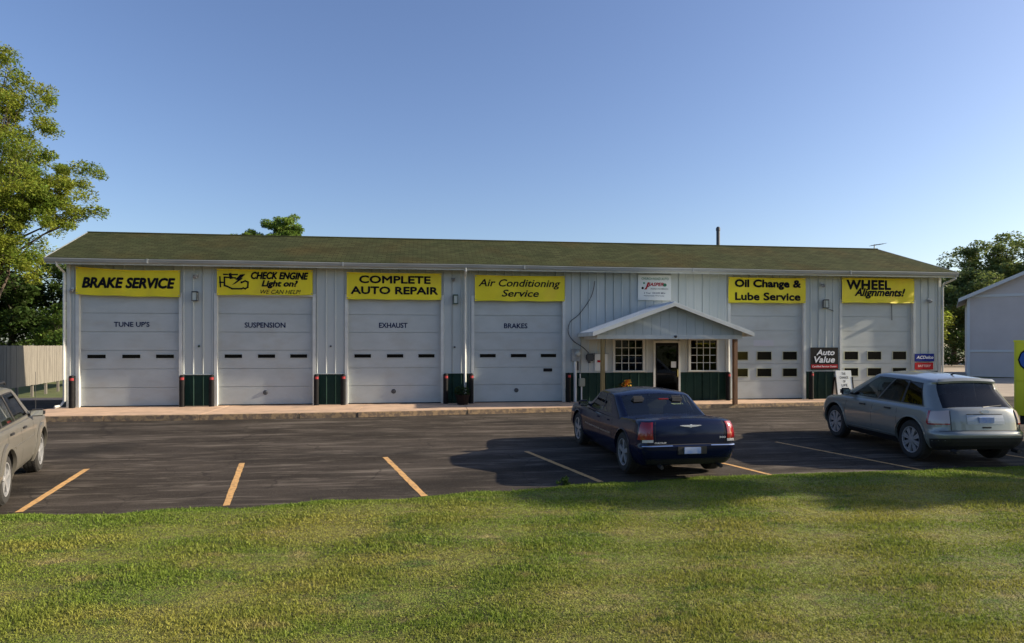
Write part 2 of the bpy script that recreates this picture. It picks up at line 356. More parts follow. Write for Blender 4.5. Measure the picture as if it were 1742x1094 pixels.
# mown grass blades standing on the lawn
def grass():
    V = []; n0 = 0
    N = 330000
    D = rng.uniform(0, 1, N); D = 4.5 + 8.4 * D ** 1.15
    xn = rng.uniform(-.86, .86, N)
    c, s = math.cos(YAW), math.sin(YAW)
    X = (c * xn + s) * D; Y = (c - s * xn) * D
    ox = rng.uniform(-15, 19, 150000); oy = rng.uniform(1.6, 11.5, 150000); oD = s * ox + c * oy; oxn = (c * ox - s * oy) / np.maximum(oD, .1)
    out = (np.abs(oxn) > .86) | (oD < 4.5) | (oD > 12.9); X = np.concatenate([X, ox[out]]); Y = np.concatenate([Y, oy[out]]); D = np.concatenate([D, np.full(out.sum(), 12.)])
    ok = (Y < edge(X) + .02); X, Y, D = X[ok], Y[ok], D[ok]
    # fringe of taller blades along the asphalt
    fx = rng.uniform(-9, 14, 30000); fy = edge(fx) - rng.exponential(.10, 30000) + .03
    nfr = len(fx); X = np.concatenate([X, fx]); Y = np.concatenate([Y, fy]); D = np.concatenate([D, np.full(nfr, 10.)])
    n = len(X)
    H = rng.uniform(.014, .038, n) * (.8 + .5 * np.clip(np.sin(X * 1.9 + Y * 2.3) * np.sin(Y * 3.7 - X), -.6, 1)); H[-nfr:] *= 1.35
    H = H * np.where(rng.uniform(0, 1, n) < .01, 1.9, 1)
    a = rng.uniform(0, 2 * math.pi, n); w = rng.uniform(.003, .006, n) * np.clip(D / 6, 1, 2); lean = rng.uniform(.2, 1.2, n); b = rng.uniform(0, 2 * math.pi, n)
    Z = lawnz(X, Y) - .004
    dx, dy = np.cos(a) * w, np.sin(a) * w; lx_, ly_ = np.cos(b) * lean * H, np.sin(b) * lean * H
    P = np.empty((n, 5, 3))
    P[:, 0] = np.stack([X - dx, Y - dy, Z], 1); P[:, 1] = np.stack([X + dx, Y + dy, Z], 1)
    P[:, 2] = np.stack([X + dx * .7 + lx_ * .35, Y + dy * .7 + ly_ * .35, Z + H * .6], 1); P[:, 3] = np.stack([X - dx * .7 + lx_ * .35, Y - dy * .7 + ly_ * .35, Z + H * .6], 1)
    P[:, 4] = np.stack([X + lx_, Y + ly_, Z + H], 1)
    me = bpy.data.meshes.new('grass'); me.vertices.add(n * 5); me.vertices.foreach_set('co', P.ravel())
    base = (np.arange(n) * 5)[:, None]
    li = (base + np.array([0, 1, 2, 3, 3, 2, 4])[None]).ravel()
    me.loops.add(len(li)); me.loops.foreach_set('vertex_index', li.astype(np.int32))
    st = ((np.arange(n) * 7)[:, None] + np.array([0, 4])[None]).ravel(); me.polygons.add(n * 2); me.polygons.foreach_set('loop_start', st.astype(np.int32))
    me.update(calc_edges=True); me.validate()
    return link('grass', me, lawn_mat('grass_blades', True))
tag(grass(), 'short mown grass, green and straw coloured, in front of the lot', 'grass', kind='stuff')

# concrete apron with a worn painted kerb edge
def apy(x): return float(np.interp(x, [-11.9, -6.6, -2, 5.3, 14, 20], [19.85, 19.75, 19.85, 20.55, 21.2, 21.35]))
base = MB(); px = [-11.9, -6.6, -2, 5.3, 14, 19.9]
poly = [(x, apy(x) + .02) for x in px] + [(19.9, 22.9), (-11.75, 22.9)]
ap = tag(base.prism_z(poly, -.34, -.02).build('concrete_apron', kerbp), kind='structure')
joints = [-11.85, -9.1, -6.5, -3.7, -2.05, 1.3, 5.3, 8.2, 10.9, 14, 16.8, 19.88]
for a, b in zip(joints[:-1], joints[1:]):
    a_, b_ = a + .008, b - .008
    pts = [(a_, apy(a_) + .16)] + [(x, apy(x) + .16) for x in px if a_ < x < b_] + [(b_, apy(b_) + .16), (b_, 22.85), (a_, 22.85)]
    MB().prism_z(pts, -.1, 0 - random.uniform(0, .006)).build('concrete_slab', concrete, ap)
for a, b in zip(joints[:-1], joints[1:]):
    a_, b_ = a + .012, b - .012
    xs_ = [a_] + [x for x in px if a_ < x < b_] + [b_]
    pts = [(x, apy(x) - .01 + random.uniform(-.012, .012)) for x in xs_] + [(x, apy(x) + .15) for x in reversed(xs_)]
    MB().prism_z(pts, -.35, -.004).build('kerb_stone', kerbp, ap)
# painted parking lines (thin paint, slightly ragged)
for i, ((xa, ya), (xb, yb), w) in enumerate([((-6.38, 13.24), (-5.88, 10.3), .105), ((-3.62, 13.46), (-3.0, 10.3), .105), ((-.84, 13.73), (-.02, 10.5), .105),
        ((2.18, 14.03), (3.07, 11.1), .10), ((5.2, 14.3), (6.38, 11.2), .09), ((8.31, 14.51), (9.5, 11.3), .09), ((11.6, 14.8), (12.9, 11.3), .09), ((-9.2, 12.9), (-8.8, 10.1), .10)]):
    d = Vector((xb - xa, yb - ya)); L = d.length; d /= L; nrm = Vector((-d.y, d.x)); vs = []
    K = 24
    for k in range(K + 1):
        p = Vector((xa, ya)) + d * L * k / K
        for sd in (-1, 1):
            q = p + nrm * sd * (w / 2 + random.uniform(-.006, .006)); vs.append((q.x, q.y, lz(q.x, q.y) + .004))
    tag(MB().add(vs, [(2 * k, 2 * k + 1, 2 * k + 3, 2 * k + 2) for k in range(K)]).build('parking_line', linep), kind='structure')
# ================================================================ REPAIR SHOP
YW = 22.6; XA, XB = -11.45, 19.7; HE = 4.66
shop = tag(empty('repair_shop', (4.1, YW, 0)), 'long low white repair shop with green wainscot, olive shingle roof and six garage doors', 'building')
DOORS = [(-11.11, -8.06), (-6.86, -3.79), (-2.63, .52), (1.68, 4.83), (11.15, 14.03), (15.6, 18.56)]
DH = 3.66
def ribbed(x0, x1, z0, z1, m, name='wall_panel', y=YW, parent=None, parent_obj=shop):
    # trapezoidal ribs every 0.305 m standing 2 cm proud of the flat
    pr = []; k = math.floor(x0 / .305)
    pts = [(x0, 0)]
    while k * .305 < x1 + .3:
        c = k * .305
        for dx, h in ((-.032, 0), (-.014, .022), (.014, .022), (.032, 0)):
            if x0 < c + dx < x1: pts.append((c + dx, h))
        for sgn in (-.105, .105):
            for dx, h in ((-.008, 0), (0, .006), (.008, 0)):
                q = c + sgn + dx
                if x0 < q < x1 and sgn < 0: pass
        k += 1
    pts.append((x1, 0)); n = len(pts)
    vs = [(a, y - h, z0) for a, h in pts] + [(a, y - h, z1) for a, h in pts] + [(x0, y + .03, z0), (x1, y + .03, z0), (x0, y + .03, z1), (x1, y + .03, z1)]
    fs = [(i, i + 1, n + i + 1, n + i) for i in range(n - 1)]
    fs += [(0, n, 2 * n + 2, 2 * n), (n - 1, 2 * n + 1, 2 * n + 3, 2 * n - 1), tuple(list(range(n, 2 * n)) + [2 * n + 3, 2 * n + 2]), tuple(list(range(n - 1, -1, -1)) + [2 * n, 2 * n + 1])]
    return MB().add(vs, fs).build(name, m, parent_obj)
def wall(x0, x1, z0, z1, m, name='wall_panel', **k):
    g = .915; a = x0
    while a < x1 - .01:
        b = min((math.floor(a / g + 1e-6) + 1) * g, x1)
        if x1 - b < .2: b = x1
        ribbed(a + .0015, b - .0015, z0, z1, m, name, **k); a = b
WAIN = 1.03
edges = [XA] + [v for d in DOORS for v in (d[0] - .10, d[1] + .10)] + [XB]
for i in range(0, len(edges), 2):
    a, b = edges[i], edges[i + 1]
    if i == 8: continue                                   # office stretch, built below
    if b - a < .05: continue
    wall(a, b, WAIN + .03, HE, siding); wall(a, b, .0, WAIN, greensd, 'wainscot_panel')
for a, b in DOORS: wall(a - .10, b + .10, DH + .11, HE, siding)
# office stretch: two windows and a door
OA, OB = DOORS[3][1] + .10, DOORS[4][0] - .10
W1, W2, ED = (6.70, 7.84, 1.10, 2.23), (9.55, 10.66, 1.10, 2.23), (8.26, 9.14, 0., 2.10)
def cutwall(a, b, z0, z1, m, name):
    holes = sorted([h for h in (W1, ED, W2) if h[3] > z0 and h[2] < z1])
    x = a
    for h in holes:
        wall(x, h[0], z0, z1, m, name)
        if h[2] > z0: wall(h[0], h[1], z0, h[2], m, name)
        if h[3] < z1: wall(h[0], h[1], h[3], z1, m, name)
        x = h[1]
    wall(x, b, z0, z1, m, name)
cutwall(OA, OB, WAIN + .03, HE, siding, 'wall_panel'); cutwall(OA, OB, 0, WAIN, greensd, 'wainscot_panel')
for i in range(0, len(edges), 2):
    for a, b in ([(edges[i], edges[i + 1])] if i != 8 else [(OA, ED[0] - .07), (ED[1] + .07, OB)]):
        if b - a > .05: MB().box(a, b, YW - .028, YW + .02, WAIN + .001, WAIN + .029).build('drip_trim', siding, shop)
# end walls, gables, back wall
MB().box(XA, XA + .08, YW + .031, 27.6, 0, HE).build('end_wall', siding, shop)
MB().box(XB - .08, XB, YW + .031, 27.6, 0, HE).build('end_wall', siding, shop)
MB().box(XA + .081, XB - .081, 27.52, 27.6, 0, HE).build('back_wall', siding, shop)
MB().box(XA + .081, XB - .081, YW + .5, YW + .52, 0, HE).build('dark_room_sheet', interior, shop)  # near-black sheet: darkness of the unlit rooms put into its colour
for x in (XA, XB - .08):
    MB().add([(x, YW, HE), (x, 27.6, HE), (x, 25.1, 5.9), (x + .08, YW, HE), (x + .08, 27.6, HE), (x + .08, 25.1, 5.9)],
             [(0, 2, 1), (3, 4, 5), (0, 3, 5, 2), (1, 2, 5, 4), (0, 1, 4, 3)]).build('gable_wall', siding, shop)
for x in (XA - .03, XB - .08): MB().box(x, x + .11, YW - .045, YW + .07, 0, HE).build('corner_trim', trimm, shop)
# roof: two slopes, fascia, soffit
EXL, EXR, RXL, RXR = -11.85, 20.0, -12.05, 18.95
EYF, EYB, RY, EZ, RZ = 22.08, 28.1, 25.1, 4.78, 6.08
def slope(y_e, name):
    t = .10; vs = [(EXL, y_e, EZ), (EXR, y_e, EZ), (RXR, RY, RZ), (RXL, RY, RZ)]
    vs = vs + [(x, y, z - t) for x, y, z in vs]
    return fixn(MB().add(vs, [(0, 1, 2, 3), (4, 7, 6, 5), (0, 4, 5, 1), (1, 5, 6, 2), (2, 6, 7, 3), (3, 7, 4, 0)]).build(name, shingle, shop))
slope(EYF, 'roof_slope'); slope(EYB, 'roof_slope')
MB().tube([(RXL - .01, RY, RZ - .01), (RXR + .01, RY, RZ - .01)], .05, 6).build('ridge_cap', shingle, shop)
for xe, xr in ((EXL, RXL), (EXR, RXR)):
    s = -1 if xe < 0 else 1
    for ye in (EYF, EYB):
        MB().add([(xe, ye, EZ + .012), (xr, RY, RZ + .012), (xr, RY, RZ - .17), (xe, ye, EZ - .17), (xe + s * .03, ye, EZ + .012), (xr + s * .03, RY, RZ + .012), (xr + s * .03, RY, RZ - .17), (xe + s * .03, ye, EZ - .17)],
                 [(0, 1, 2, 3), (4, 7, 6, 5), (0, 4, 5, 1), (1, 5, 6, 2), (2, 6, 7, 3), (3, 7, 4, 0)]).build('rake_board', gutterm, shop)
MB().box(EXL + .02, EXR - .02, EYF + .075, YW - .046, HE + .005, HE + .02).build('soffit', soffitm, shop)
MB().box(EXL, EXR, EYF + .05, EYF + .07, EZ - .20, EZ - .09).build('fascia_board', trimm, shop)
gp = [(0, -.03), (.0, .0), (-.105, .0), (-.12, -.02), (-.10, -.06), (-.075, -.13), (0, -.13)]
gut = MB(); gy = EYF + .05; N = 16; gxs = np.linspace(EXL - .02, EXR + .02, N)
prof = [(0, 0), (-.115, 0), (-.118, -.022), (-.10, -.035), (-.085, -.09), (-.06, -.125), (0, -.125)]
for k in range(N - 1):
    for (a, b), (c, d) in zip(prof, prof[1:] + prof[:1]):
        x0, x1 = gxs[k], gxs[k + 1]; s0, s1 = [.008 * math.sin(x * .8) for x in (x0, x1)]
        gut.add([(x0, gy + a, EZ - .02 + b + s0), (x1, gy + a, EZ - .02 + b + s1), (x1, gy + c, EZ - .02 + d + s1), (x0, gy + c, EZ - .02 + d + s0)], [(0, 1, 2, 3)])
for x in (gxs[0], gxs[-1]): gut.add([(x, gy + a, EZ - .02 + b) for a, b in prof], [tuple(range(7))])
gut.build('gutter', gutterm, shop)
for x in np.arange(EXL + 3, EXR, 6.1): MB().box(x, x + .05, gy - .122, gy - .001, EZ - .15, EZ - .012).build('gutter_joint', gutterm, shop)
def spout(pts, m=trimm): return MB().tube(pts, .045, 4).build('downspout', m, shop)
spout([(1.36, 22.06, 4.66), (1.36, 22.07, 4.56), (1.36, 22.50, 4.36), (1.36, 22.52, 4.25), (1.36, 22.52, .35), (1.36, 22.42, .2)])
spout([(-11.54, 22.08, 4.66), (-11.54, 22.12, 4.55), (-11.52, 22.5, 4.36), (-11.52, 22.51, 4.2), (-11.52, 22.51, .22), (-11.56, 22.36, .07), (-11.64, 22.2, .05)])
spout([(19.96, 22.08, 4.66), (19.94, 22.1, 4.55), (19.80, 22.50, 4.38), (19.76, 22.52, 4.22), (19.76, 22.52, .2)])
spout([(11.02, 22.5, 2.3), (11.02, 22.5, .15), (11.0, 22.4, .06)])

# garage doors
groove = darkgap
def garage_door(i, x0, x1):
    d = MB().box(x0 - .02, x1 + .02, YW + .13, YW + .15, 0, DH).build('garage_door', doorm, shop)
    rows = i >= 4; zs = [k * .61 + .012 for k in range(7)]
    if rows: zs = [.012, .68, 1.32, 1.95, 2.55, 3.1, DH]
    for a, b in zip(zs[:-1], zs[1:]):
        MB().bbox(x0 - .01, x1 + .01, YW + .085, YW + .13, a + .004, b - .004, .006).build('door_section', doorm, d)
    w = x1 - x0
    if not rows:
        for fx in (.20, 1.26, 2.30):
            fx = fx / 3.05 * w
            MB().box(x0 + fx, x0 + fx + .56, YW + .073, YW + .086, 1.585, 1.705).build('window_pane', blackw, d)
            f = MB(); z0, z1 = 1.585, 1.705; xa, xb = x0 + fx, x0 + fx + .56
            for q in ((xa - .02, xb + .02, z1, z1 + .018), (xa - .02, xb + .02, z0 - .018, z0), (xa - .02, xa, z0, z1), (xb, xb + .02, z0, z1)): f.box(q[0], q[1], YW + .068, YW + .0855, q[2], q[3])
            f.build('window_frame', doorm, d)
    else:
        for z0, z1 in ((1.47, 1.77), (.85, 1.14)):
            for fx in (.16, 1.10, 2.13):
                xa = x0 + fx / 2.9 * w; xb = xa + .56
                MB().box(xa, xb, YW + .075, YW + .086, z0, z1).build('window_pane', blackw, d)
                f = MB()
                for q in ((xa - .022, xb + .022, z1, z1 + .022), (xa - .022, xb + .022, z0 - .022, z0), (xa - .022, xa, z0, z1), (xb, xb + .022, z0, z1)): f.box(q[0], q[1], YW + .066, YW + .0855, q[2], q[3])
                f.build('window_frame', ivory, d)
    for xa, xb in ((x0 - .10, x0), (x1, x1 + .10)):
        MB().box(xa, xb, YW - .035, YW + .12, 0, DH + .10).build('door_jamb', trimm, shop)
    MB().box(x0, x1, YW - .035, YW + .12, DH, DH + .10).build('door_head', trimm, shop)
    MB().box(x0, x1, YW + .06, YW + .084, .0, .03).build('bottom_seal', blackm, d)
    return d
blackw = mat('dark_pane', (.006, .006, .006), .12, spec=.12)
ivory = mat('ivory_frame', (.40, .41, .30), .5)
gd = [garage_door(i, a, b) for i, (a, b) in enumerate(DOORS)]
yd = YW + .079
text('lettering', "TUNE UP'S", -9.56, yd, 2.70, 1.10, .17, navyp, gd[0], .022)
text('lettering', "SUSPENSION", -5.36, yd, 2.69, 1.32, .18, navyp, gd[1], .022)
text('lettering', "EXHAUST", -1.11, yd, 2.70, .97, .18, navyp, gd[2], .022)
text('lettering', "BRAKES", 3.16, yd, 2.70, .84, .18, navyp, gd[3], .022)
for d, cx in ((gd[1], -5.35), (gd[2], -1.1), (gd[3], 3.18)):
    k = MB().lathe([(.001, -.03), (.05, -.03), (.075, -.012), (.08, 0)], (cx, YW + .085, .42), 'y', 16).build('lock_handle', metald, d)
MB().bbox(4.15, 4.47, YW + .06, YW + .086, 1.075, 1.19, .01).build('mail_slot', blackm, gd[3])
MB().tube([(17.72, YW + .06, 3.6), (17.72, YW + .05, 3.0), (17.73, YW + .05, 2.98)], .012, 5).build('pull_rope', metald, gd[5])
MB().box(12.1, 12.9, YW + .081, YW + .0845, 1.98, 2.2).build('old_sticker', mat('faded_sticker', (.45, .46, .50), .6), gd[4])

# office windows and door
def office_window(x0, x1, z0, z1):
    f = MB(); w = .085
    for q in ((x0 - .03, x1 + .03, z1 - w + .05, z1 + .05), (x0 - .03, x0 + w - .03, z0, z1 - w + .05), (x1 - w + .03, x1 + .03, z0, z1 - w + .05)): f.box(q[0], q[1], YW - .05, YW + .05, q[2], q[3])
    fr = f.build('window', trimm, shop)
    MB().bbox(x0 - .06, x1 + .06, YW - .075, YW + .05, z0 - .05, z0 - .001, .008).build('sill', trimm, fr)
    xa, xb, za, zb = x0 + w - .028, x1 - w + .028, z0 + .002, z1 - w + .048
    MB().box(xa, xb, YW + .015, YW + .02, za, zb).build('pane', glassw, fr)
    m = MB()
    for k in range(1, 4):
        x = xa + (xb - xa) * k / 4; m.box(x - .011, x + .011, YW - .004, YW + .013, za, zb)
        z = za + (zb - za) * k / 4
    mm = m.build('muntin', trimm, fr); m = MB()
    for k in range(1, 4):
        z = za + (zb - za) * k / 4; m.box(xa, xb, YW - .007, YW - .0045, z - .011, z + .011)
    m.build('muntin', trimm, fr)
    return fr
o1 = office_window(*W1); o2 = office_window(*W2)
MB().box(W2[0] + .1, W2[0] + .33, YW + .03, YW + .034, 1.14, 1.36).build('notice', mat('pink_notice', (.5, .32, .28), .7), o2)
MB().box(W2[0] + .65, W2[0] + .93, YW + .03, YW + .034, 1.3, 1.38).build('notice', bluep, o2)
f = MB(); f.box(ED[0] - .07, ED[0], YW - .045, YW + .05, 0, ED[3]); f.box(ED[1], ED[1] + .07, YW - .045, YW + .05, 0, ED[3]); f.box(ED[0] - .07, ED[1] + .07, YW - .045, YW + .05, ED[3], ED[3] + .08)
df = f.build('entry_door', trimm, shop)
f = MB()
for q in ((ED[0], ED[0] + .06, .02, 2.09), (ED[1] - .06, ED[1], .02, 2.09), (ED[0] + .06, ED[1] - .06, 2.0, 2.09), (ED[0] + .06, ED[1] - .06, .02, .16), (ED[0] + .06, ED[1] - .06, .93, .99)): f.box(q[0], q[1], YW - .01, YW + .03, q[2], q[3])
f.build('leaf', blackm, df)
MB().box(ED[0] + .06, ED[1] - .06, YW + .005, YW + .012, .16, .93).build('pane', glassw, df); MB().box(ED[0] + .06, ED[1] - .06, YW + .005, YW + .012, .99, 2.0).build('pane', glassw, df)
MB().tube([(ED[1] - .045, YW - .012, .86), (ED[1] - .045, YW - .06, .88), (ED[1] - .045, YW - .06, 1.12), (ED[1] - .045, YW - .012, 1.14)], .014, 6).build('handle', mat('brass', (.6, .5, .2), .3, metal=.8), df)
MB().box(ED[1] - .27, ED[1] - .08, YW + .002, YW + .0045, 1.2, 1.42).build('notice', signwhite, df)
MB().box(ED[0] + .1, ED[1] - .1, YW + .03, YW + .033, 1.78, 1.81).build('push_bar', metalg, df)
text('house_number', '124', 8.62, YW - .026, 2.37, .36, .13, blackp, shop, .02, spacing=1.8)

# porch
porch = tag(empty('porch', (8.1, 20.7, 2.3)))
porch.parent = shop; porch.matrix_parent_inverse = world_of(shop).inverted()
PXL, PXR, PX, PZ, PA = 5.42, 10.88, 8.15, 2.44, 3.42
YF = 20.45
proofm = mat('porch_metal_roof', (.55, .60, .64), .4, col2=(.48, .53, .57), scale=2)
for xe, s in ((PXL, 1), (PXR, -1)):
    x_e = xe; n = 9
    for k in range(n):                                    # standing panels across the depth of the roof
        y0 = YF + (YW - YF - .02) * k / n; y1 = YF + (YW - YF - .02) * (k + 1) / n
        vs = []
        for (x, z) in ((x_e, PZ), (PX, PA)):
            for (y, h) in ((y0 + .003, .03), (y0 + .02, .03), (y0 + .03, .012), (y1 - .003, .012)):
                vs.append((x, y, z + h))
        vs += [(x, y, z) for x, y, z in ((x_e, y0 + .003, PZ - .01), (x_e, y1 - .003, PZ - .01), (PX, y0 + .003, PA - .01), (PX, y1 - .003, PA - .01))]
        fixn(MB().add(vs, [(0, 1, 5, 4), (1, 2, 6, 5), (2, 3, 7, 6), (0, 8, 9, 3, 2, 1), (4, 5, 6, 7, 11, 10), (0, 4, 10, 8), (3, 9, 11, 7), (8, 10, 11, 9)]).build('roof_panel', proofm, porch))
MB().prism_y([(PX - .12, PA - .03), (PX + .12, PA - .03), (PX, PA + .05)], YF - .01, YW - .03).build('ridge_cap', proofm, porch)
for xe in (PXL, PXR):                                     # rake boards on the front
    s = 1 if xe < PX else -1
    MB().prism_y([(xe - s * .05, PZ - .135), (PX, PA - .115), (PX, PA + .012), (xe - s * .05, PZ - .005)][::(1 if s > 0 else -1)], YF - .035, YF - .003).build('rake_board', trimm, porch)
    MB().box(min(xe, xe - s * .03), max(xe, xe - s * .03), YF, YW - .03, PZ - .13, PZ - .012).build('eave_board', trimm, porch)
gy0 = 20.78
k0 = 5.85; pk = [5.62, 5.95] + list(np.arange(6.255, 10.2, .305)) + [10.35, 10.68]
for a, b in zip(pk[:-1], pk[1:]):                         # vertical boards of the little gable, each stepping by 4 mm
    za = PZ - .03 + (PA - PZ) * (1 - abs(a - PX) / (PX - PXL)) - .02; zb = PZ - .03 + (PA - PZ) * (1 - abs(b - PX) / (PX - PXL)) - .02
    poly = [(a + .004, 2.36), (b - .004, 2.36), (b - .004, max(zb, 2.37)), (a + .004, max(za, 2.37))]
    if a < PX < b: poly = poly[:3] + [(PX, PA - .06), poly[3]]
    MB().prism_y(poly, gy0, gy0 + .02).build('gable_board', siding, porch)
MB().box(5.62, 10.68, gy0 + .021, gy0 + .03, 2.36, 2.40).build('gable_backing', darkgap, porch)
MB().box(5.60, 10.66, gy0 - .03, gy0 + .12, 2.22, 2.358).build('beam', trimm, porch)
for x in (5.60, 10.51): MB().box(x, x + .15, gy0 + .121, YW - .03, 2.22, 2.358).build('beam', trimm, porch)
MB().box(5.76, 10.5, gy0 + .13, YW - .03, 2.30, 2.315).build('ceiling', mat('porch_ceiling', (.42, .36, .26), .8), porch)
MB().bbox(5.76, 5.88, 20.80, 20.95, 0, 2.218, .006).build('post', wood, porch)
po = MB().bbox(10.40, 10.53, 20.80, 20.95, 0, 2.218, .006).build('post', woodred, porch); 
MB().lathe([(.001, 0), (.05, 0), (.06, -.04), (.03, -.08), (.001, -.085)], (8.3, gy0 - .02, 2.34), 'z', 12).build('light_socket', metald, porch)

# ================================================================ things fixed to or standing by the shop
def banner(name, label, x0, x1, z0, z1, sag=.02, tilt=0., y=YW - .06, m=yel, dz=(0, 0, 0, 0)):
    cx, cz = (x0 + x1) / 2, (z0 + z1) / 2; o = tag(empty(name, (cx, y, z0)), label, 'banner', 'yellow service banners above the garage doors')
    nx_, nz_ = 96, 20
    ph = random.uniform(0, 6)
    def wv(x, z):
        return .014 * math.sin(x * 4.3 + ph + z * 2.2) + .006 * math.sin(x * 9 - z * 5 + ph) - .022
    def pos(u, v):
        xx = x0 + (x1 - x0) * u; bot = z0 + dz[0] * (1 - u) + dz[1] * u; top = z1 + dz[2] * (1 - u) + dz[3] * u
        zz = bot + (top - bot) * v - sag * math.sin(math.pi * u) * (.4 + .6 * v) + .008 * math.sin(u * 17 + ph) * (1 - v)
        return xx, y + wv(xx, zz), zz
    vs = [pos(i / nx_, j / nz_) for j in range(nz_ + 1) for i in range(nx_ + 1)]
    vb = [(a, b + .004, c) for a, b, c in vs]; n = len(vs); W = nx_ + 1
    fs = [(j * W + i, j * W + i + 1, (j + 1) * W + i + 1, (j + 1) * W + i) for j in range(nz_) for i in range(nx_)]
    fs += [tuple(n + q for q in f[::-1]) for f in list(fs)]
    rim = [i for i in range(W)] + [j * W + nx_ for j in range(1, nz_ + 1)] + [nz_ * W + i for i in range(nx_ - 1, -1, -1)] + [j * W for j in range(nz_ - 1, 0, -1)]
    fs += [(rim[k], rim[(k + 1) % len(rim)] , rim[(k + 1) % len(rim)] + n, rim[k] + n) for k in range(len(rim))]
    MB().add(vs + vb, fs).build('cloth', m, o, smooth=True)
    for u, v in ((.012, .94), (.988, .94), (.012, .06), (.988, .06)):
        p = pos(u, v); MB().lathe([(.001, -.006), (.014, -.006), (.018, 0)], (p[0], p[1], p[2]), 'y', 8).build('grommet', metalg, o)
    def wave(x, z): return wv(x, z) - .006
    return o, wave, y
o, wv, y = banner('service_banner', 'yellow banner reading BRAKE SERVICE above the leftmost garage door', -11.18, -8.01, 3.60, 4.50, .05, dz=(.05, 0, .05, -.02))
text('lettering', 'BRAKE SERVICE', -9.58, y, 4.04, 2.85, .36, blackp, o, .045, .22, wave=wv)
o, wv, y = banner('service_banner', 'yellow banner with engine symbol reading CHECK ENGINE Light on?', -6.86, -3.78, 3.70, 4.52, .01, dz=(-.02, .0, .03, .03))
text('lettering', 'CHECK ENGINE', -4.85, y, 4.34, 1.86, .25, blackp, o, .045, .25, wave=wv)
text('lettering', 'Light on?', -4.85, y, 4.05, 1.18, .28, blackp, o, .04, .25, wave=wv)
text('lettering', 'WE CAN HELP!', -4.82, y, 3.80, 1.30, .14, blackp, o, .005, .3, wave=wv)
# engine warning symbol: outline, filler bar, fan, lightning bolt
def stroke(pts, w, closed=False):
    mb = MB(); n = len(pts); seg = list(zip(pts, pts[1:] + (pts[:1] if closed else [])))
    if not closed: seg = seg[:n - 1]
    for k, ((ax, az), (bx, bz)) in enumerate(seg):
        d = Vector((bx - ax, bz - az)).normalized(); nn = Vector((-d.y, d.x)) * w / 2; e = d * w / 2
        q = [(ax - e.x + nn.x, az - e.y + nn.y), (ax - e.x - nn.x, az - e.y - nn.y), (bx + e.x - nn.x, bz + e.y - nn.y), (bx + e.x + nn.x, bz + e.y + nn.y)]
        yy = y + wv((ax + bx) / 2, (az + bz) / 2) - .006 - .0003 * k
        mb.add([(a, yy + (wv(a, b) - wv((ax + bx) / 2, (az + bz) / 2)), b) for a, b in q], [(0, 1, 2, 3)])
    return mb
ex = lambda px: -6.86 + (px - 100) / 1560 * 3.08
ez = lambda pz: 4.53 - (pz - 100) / 440 * .83
E_ = lambda L: [(ex(a), ez(b)) for a, b in L]
mb = MB()
for L, w, cl in (([(225, 240), (340, 245), (400, 250)], .05, False), ([(225, 240), (225, 385), (270, 400), (350, 440), (500, 440), (530, 425), (560, 440), (600, 410), (605, 320), (560, 300), (500, 330), (500, 320)], .05, False),
                 ([(150, 235), (160, 405)], .045, False), ([(150, 330), (225, 330)], .045, False), ([(215, 190), (430, 190)], .05, False), ([(320, 190), (330, 245)], .09, False)):
    s = stroke(E_(L), w, cl); mb.add(s.v, s.f)
bolt = E_([(480, 185), (560, 180), (500, 250), (520, 260), (400, 350), (340, 378), (440, 285), (400, 280)])
mb.add([(a, y + wv(a, b) - .009, b) for a, b in bolt], [tuple(range(len(bolt)))]); mb.build('engine_symbol', blackp, o)
o, wv, y = banner('service_banner', 'yellow banner reading COMPLETE AUTO REPAIR above the exhaust door', -2.66, .54, 3.58, 4.50, .015)
text('lettering', 'COMPLETE', -1.04, y, 4.26, 2.42, .27, blackp, o, .04, wave=wv); text('lettering', 'AUTO REPAIR', -1.05, y, 3.89, 2.95, .27, blackp, o, .042, wave=wv)
o, wv, y = banner('service_banner', 'yellow banner reading Air Conditioning Service in slanted letters', 1.70, 4.90, 3.57, 4.47, .015)
text('lettering', 'Air Conditioning', 3.28, y, 4.16, 2.92, .34, blackp, o, .016, .25, wave=wv); text('lettering', 'Service', 3.30, y, 3.84, 1.32, .25, blackp, o, .016, .25, wave=wv)
o, wv, y = banner('service_banner', 'yellow banner reading Oil Change & Lube Service right of the porch', 11.03, 14.08, 3.58, 4.52, .01)
text('lettering', 'Oil Change &', 12.58, y, 4.26, 2.62, .38, blackp, o, .04, wave=wv); text('lettering', 'Lube Service', 12.58, y, 3.82, 2.60, .30, blackp, o, .04, wave=wv)
o, wv, y = banner('service_banner', 'yellow banner reading WHEEL Alignments! above the rightmost garage door', 15.55, 18.55, 3.62, 4.56, .0)
text('lettering', 'WHEEL', 16.66, y, 4.30, 1.85, .38, blackp, o, .05, wave=wv, spacing=1.05); text('lettering', 'Alignments!', 17.12, y, 3.98, 2.10, .40, blackp, o, .03, .3, wave=wv)

